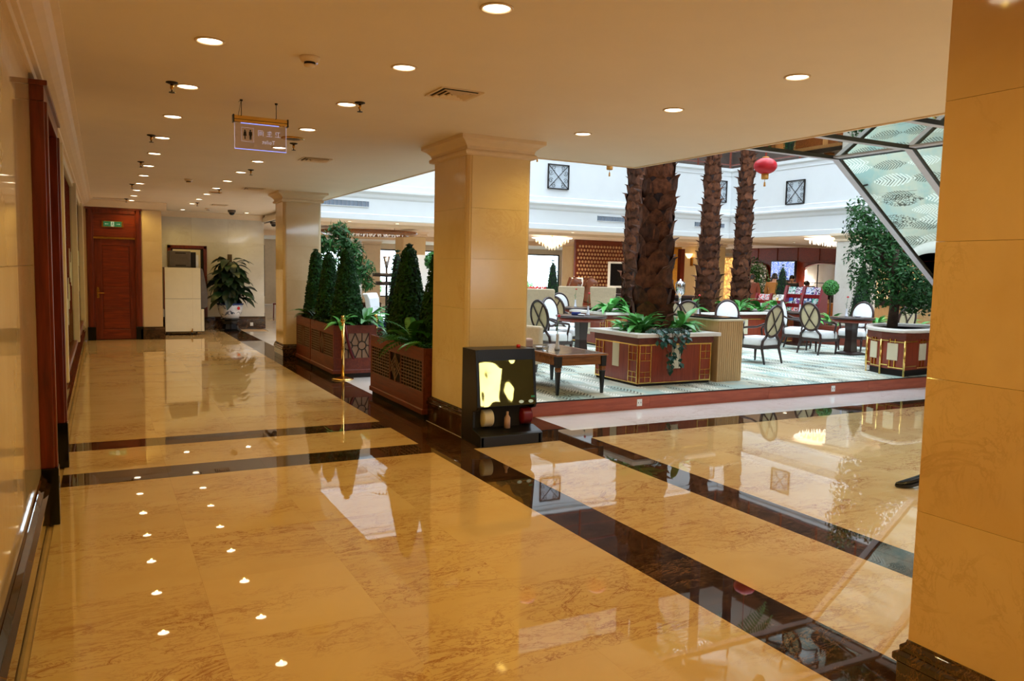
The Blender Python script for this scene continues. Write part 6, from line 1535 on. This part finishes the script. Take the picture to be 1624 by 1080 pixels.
MB().box(-0.5, 0.4, -0.2, 0.0, 1.07, 1.2).build('equipment', 'black_plastic', dc, 0.01)
ur = thing('coffee_urn', 'tall silver coffee urn on the counter between the palms', 'urn', (10.4, 12.5, 0.165))
MB().box(-0.3, 0.3, -0.25, 0.25, 0, 0.85).build('stand', 'beige_wood', ur, 0.01)
MB().lathe([(0.06, 0.85), (0.07, 0.87), (0.03, 0.9), (0.03, 1.05), (0.09, 1.1), (0.1, 1.3), (0.09, 1.33), (0.02, 1.36), (0.02, 1.39)], 18).build('urn_body', 'chrome', ur)
MB().tube([(-0.1, 0, 1.12), (-0.18, 0, 1.12), (-0.18, 0, 1.06)], 0.012, 6).build('tap', 'chrome', ur)
cu = thing('gold_curtain', 'gold curtain hanging beside the dark red door frame behind the big palm', 'curtain', (16.6, 20.7, 0))
MB().rings([[(-0.5+i*0.05, 0.05*math.sin(i*1.3)+d, z) for i in range(21) for d in (0,)] + [(0.5-i*0.05, 0.05*math.sin((20-i)*1.3)+0.02, z) for i in range(21)] for z in (0.3, 1.4, 2.5)], True, True).build('drape', 'gold_curtain', cu)
MB().box(-0.6, 0.6, -0.03, 0.05, 2.5, 2.56).build('rod', 'brass', cu)
MB().box(0.55, 0.72, -0.05, 0.1, 0, 2.5).build('post', 'red_wood', cu)
sn = thing('wall_lamp', 'glowing wall sconce on the broad cream column', 'lamp', (17.66, 20.7, 2.2))
MB().box(-0.02, 0.02, -0.05, 0.05, -0.25, 0.05).build('bracket', 'brass', sn); MB().lathe([(0.04, 0), (0.1, 0.08), (0.13, 0.16), (0.12, 0.16)], 16, (-0.12, 0, 0)).build('shade', 'lamp_warm', sn)
pb = thing('white_partition', 'plain white partition board standing behind the topiary ball', 'partition', (7.4, 18.8, 0))
MB().box(-0.55, 0.55, -0.02, 0.02, 0.1, 2.0).build('board', 'white_wall', pb); MB().box(-0.5, -0.4, -0.2, 0.2, 0, 0.1).box(0.4, 0.5, -0.2, 0.2, 0, 0.1).build('foot', 'steel', pb)
ts = thing('tiered_stand', 'dark tiered stand silhouetted against the bright window', 'stand', (6.5, 19.4, 0))
MB().lathe([(0.2, 0), (0.2, 0.03), (0.03, 0.06), (0.025, 1.75)], 12).build('post', 'dark_metal', ts)
for z, q in ((1.2, 0.28), (1.42, 0.36)):
    MB().lathe([(0.03, z), (q, z+0.01), (q, z+0.1), (q-0.02, z+0.1), (q-0.02, z+0.02), (0.03, z+0.02)], 20).build('tier', 'dark_metal', ts)
MB().lathe([(0.02, 1.6), (0.1, 1.95), (0.09, 1.95)], 12).build('cup', 'steel', ts)
# small trees and topiaries round the platform
cone_tree('far dark cone topiary behind the tall near cone', (4.36, 12.45, ZC+0.3), 0.24, 1.45, 61, 1500)
cone_tree('dark cone topiary before the bright window right of the near column', (10.05, 17.0, ZC), 0.3, 1.75, 62, 1500)
cone_tree('cone topiary beside the pale column behind the right round table', (14.9, 11.75, ZC+0.3), 0.33, 1.4, 63, 1600)
cone_tree('cone topiary in front of the blue screen', (16.1, 15.2, 0), 0.36, 1.95, 64, 1600)
for nm, loc, rr_ in (('for the far cone left of the near column', (4.36, 12.45, ZC), 0.22), ('for the cone behind the right round table', (14.9, 11.75, ZC), 0.26)):
    t = thing('round_pot', 'dark round pot ' + nm, 'pot', loc); MB().lathe([(rr_*0.75, 0), (rr_, 0.28), (rr_*1.05, 0.3), (rr_*0.9, 0.3)], 18).build('pot', 'dark_metal', t); MB().lathe([(rr_*0.9, 0.27), (0.001, 0.28)], 14).build('soil', 'soil', t)
ball_tree('clipped ball topiary on a thin stem left of the near column', (5.3, 13.15, ZC), 1.62, 0.17, 71)
ball_tree('clipped ball topiary left of the pale column behind the right chairs', (14.9, 12.6, ZC), 1.26, 0.17, 72)
ball_tree('dark little ball topiary on the far bar right of the big palm', (12.4, 16.0, ZC), 1.25, 0.2, 73)
bushy_tree('potted_tree', 'slim leafy tree behind the cones at the second column', (4.3, 15.9, ZC), 1.5, [(0, 0, 2.2, 0.25), (-0.3, 0, 1.9, 0.3), (0.3, 0.1, 1.75, 0.32), (0.1, 0, 1.95, 0.3), (0.5, 0, 1.45, 0.28), (-0.25, 0, 1.5, 0.32), (0.2, 0, 1.3, 0.3), (0.6, 0, 1.15, 0.18)], 1900, 0.15, 12, 'leaf_tree', 0.03, 0.25, 0.28)
bushy_tree('potted_tree', 'rounded leafy tree behind the right palm', (18.3, 18.5, 0), 1.0, [(0, 0, 1.9, 0.4), (0.15, 0, 1.5, 0.5), (-0.15, 0, 1.3, 0.45), (0.1, 0, 1.05, 0.42)], 2600, 0.1, 13, 'leaf_tree', 0.04, 0.28)
for i, (x, y) in enumerate(((14.3, 12.6), (14.6, 12.3), (14.85, 12.0), (15.0, 11.4), (15.2, 10.9), (14.2, 9.9))):
    leafy('leafy_plant', ('green plant in the trough behind the right chairs, left end', 'green plant in the trough behind the right chairs, second from left', 'green plant in the trough behind the right chairs, middle', 'green plant right of the cone topiary', 'green plant behind the weeping fig trunk', 'bright green plant behind the right white chair')[i], 'plant', (x, y, ZC+0.42), 'strap', 18, 1.15, 80+i, (0.2, 1.2), spread=0.08)
tr_ = thing('plant_trough', 'low wooden trough of green plants behind the right chairs', 'planter', (14.7, 11.8, ZC), face(0.45, -0.9) )
MB().box(-0.2, 0.2, -1.1, 1.1, 0, 0.42).build('body', 'planter_wood', tr_, 0.01)
tp = thing('plant_trough', 'small wooden trough behind the right white chair', 'planter', (14.2, 9.9, ZC)); MB().box(-0.2, 0.2, -0.3, 0.3, 0, 0.42).build('body', 'planter_wood', tp, 0.01)
for i, (x, y, k, s) in enumerate(((4.25, 13.6, 'strap_mid', 1.5), (4.5, 12.9, 'strap', 1.3), (4.2, 11.7, 'strap_mid', 1.4), (4.9, 12.4, 'strap', 1.2))):
    lb = ('tall large leafed plant between the cones', 'green leafed plant left of the white chair', 'large leafed plant right of the octagon planter', 'bright green plant under the topiary ball')[i]
    leafy('leafy_plant', lb, 'plant', (x, y, ZC+0.42), k, 16, s, 90+i, (0.4, 1.3), spread=0.05)
    t = thing('square_pot', 'wooden square pot holding the ' + lb, 'pot', (x, y, ZC)); MB().sq([(0.16, 0.16, 0), (0.19, 0.19, 0.4), (0.2, 0.2, 0.42), (0.15, 0.15, 0.42)]).build('pot', 'planter_wood', t)
# food counter seen under the fig tree
fc_ = thing('food_counter', 'glass food counter glimpsed right of the fig trunk', 'counter', (15.0, 9.4, ZC))
MB().box(-0.4, 0.4, -0.9, 0.9, 0, 0.55).build('body', 'white_panel', fc_, 0.01)
MB().box(-0.4, 0.4, -0.9, 0.9, 0.55, 0.58).build('shelf', 'steel', fc_); MB().box(-0.4, 0.4, -0.9, 0.9, 0.95, 0.98).build('top', 'steel', fc_)
MB().box(-0.4, -0.39, -0.9, 0.9, 0.58, 0.95).build('pane', 'clear_glass', fc_)
for y in (-0.5, 0, 0.5): MB().lathe([(0.12, 0.58), (0.15, 0.64), (0.05, 0.7)], 12, (0, y, 0)).build('dish', 'gold_curtain', fc_)
# bushes outside the windows
for i, (x, y) in enumerate(((18.6, 37.5), (20.6, 38.6), (11.6, 38.0))):
    bushy_tree('garden_bush', ('pale green bush outside the window right of the near column', 'second pale green bush outside the same window', 'bush outside the left lounge window')[i], (x, y, -0.1), 0.6, [(0, 0, 0.9, 0.6), (0.5, 0, 0.8, 0.5), (-0.5, 0, 0.8, 0.5)], 700, 0.22, 100+i, 'leaf_bright')
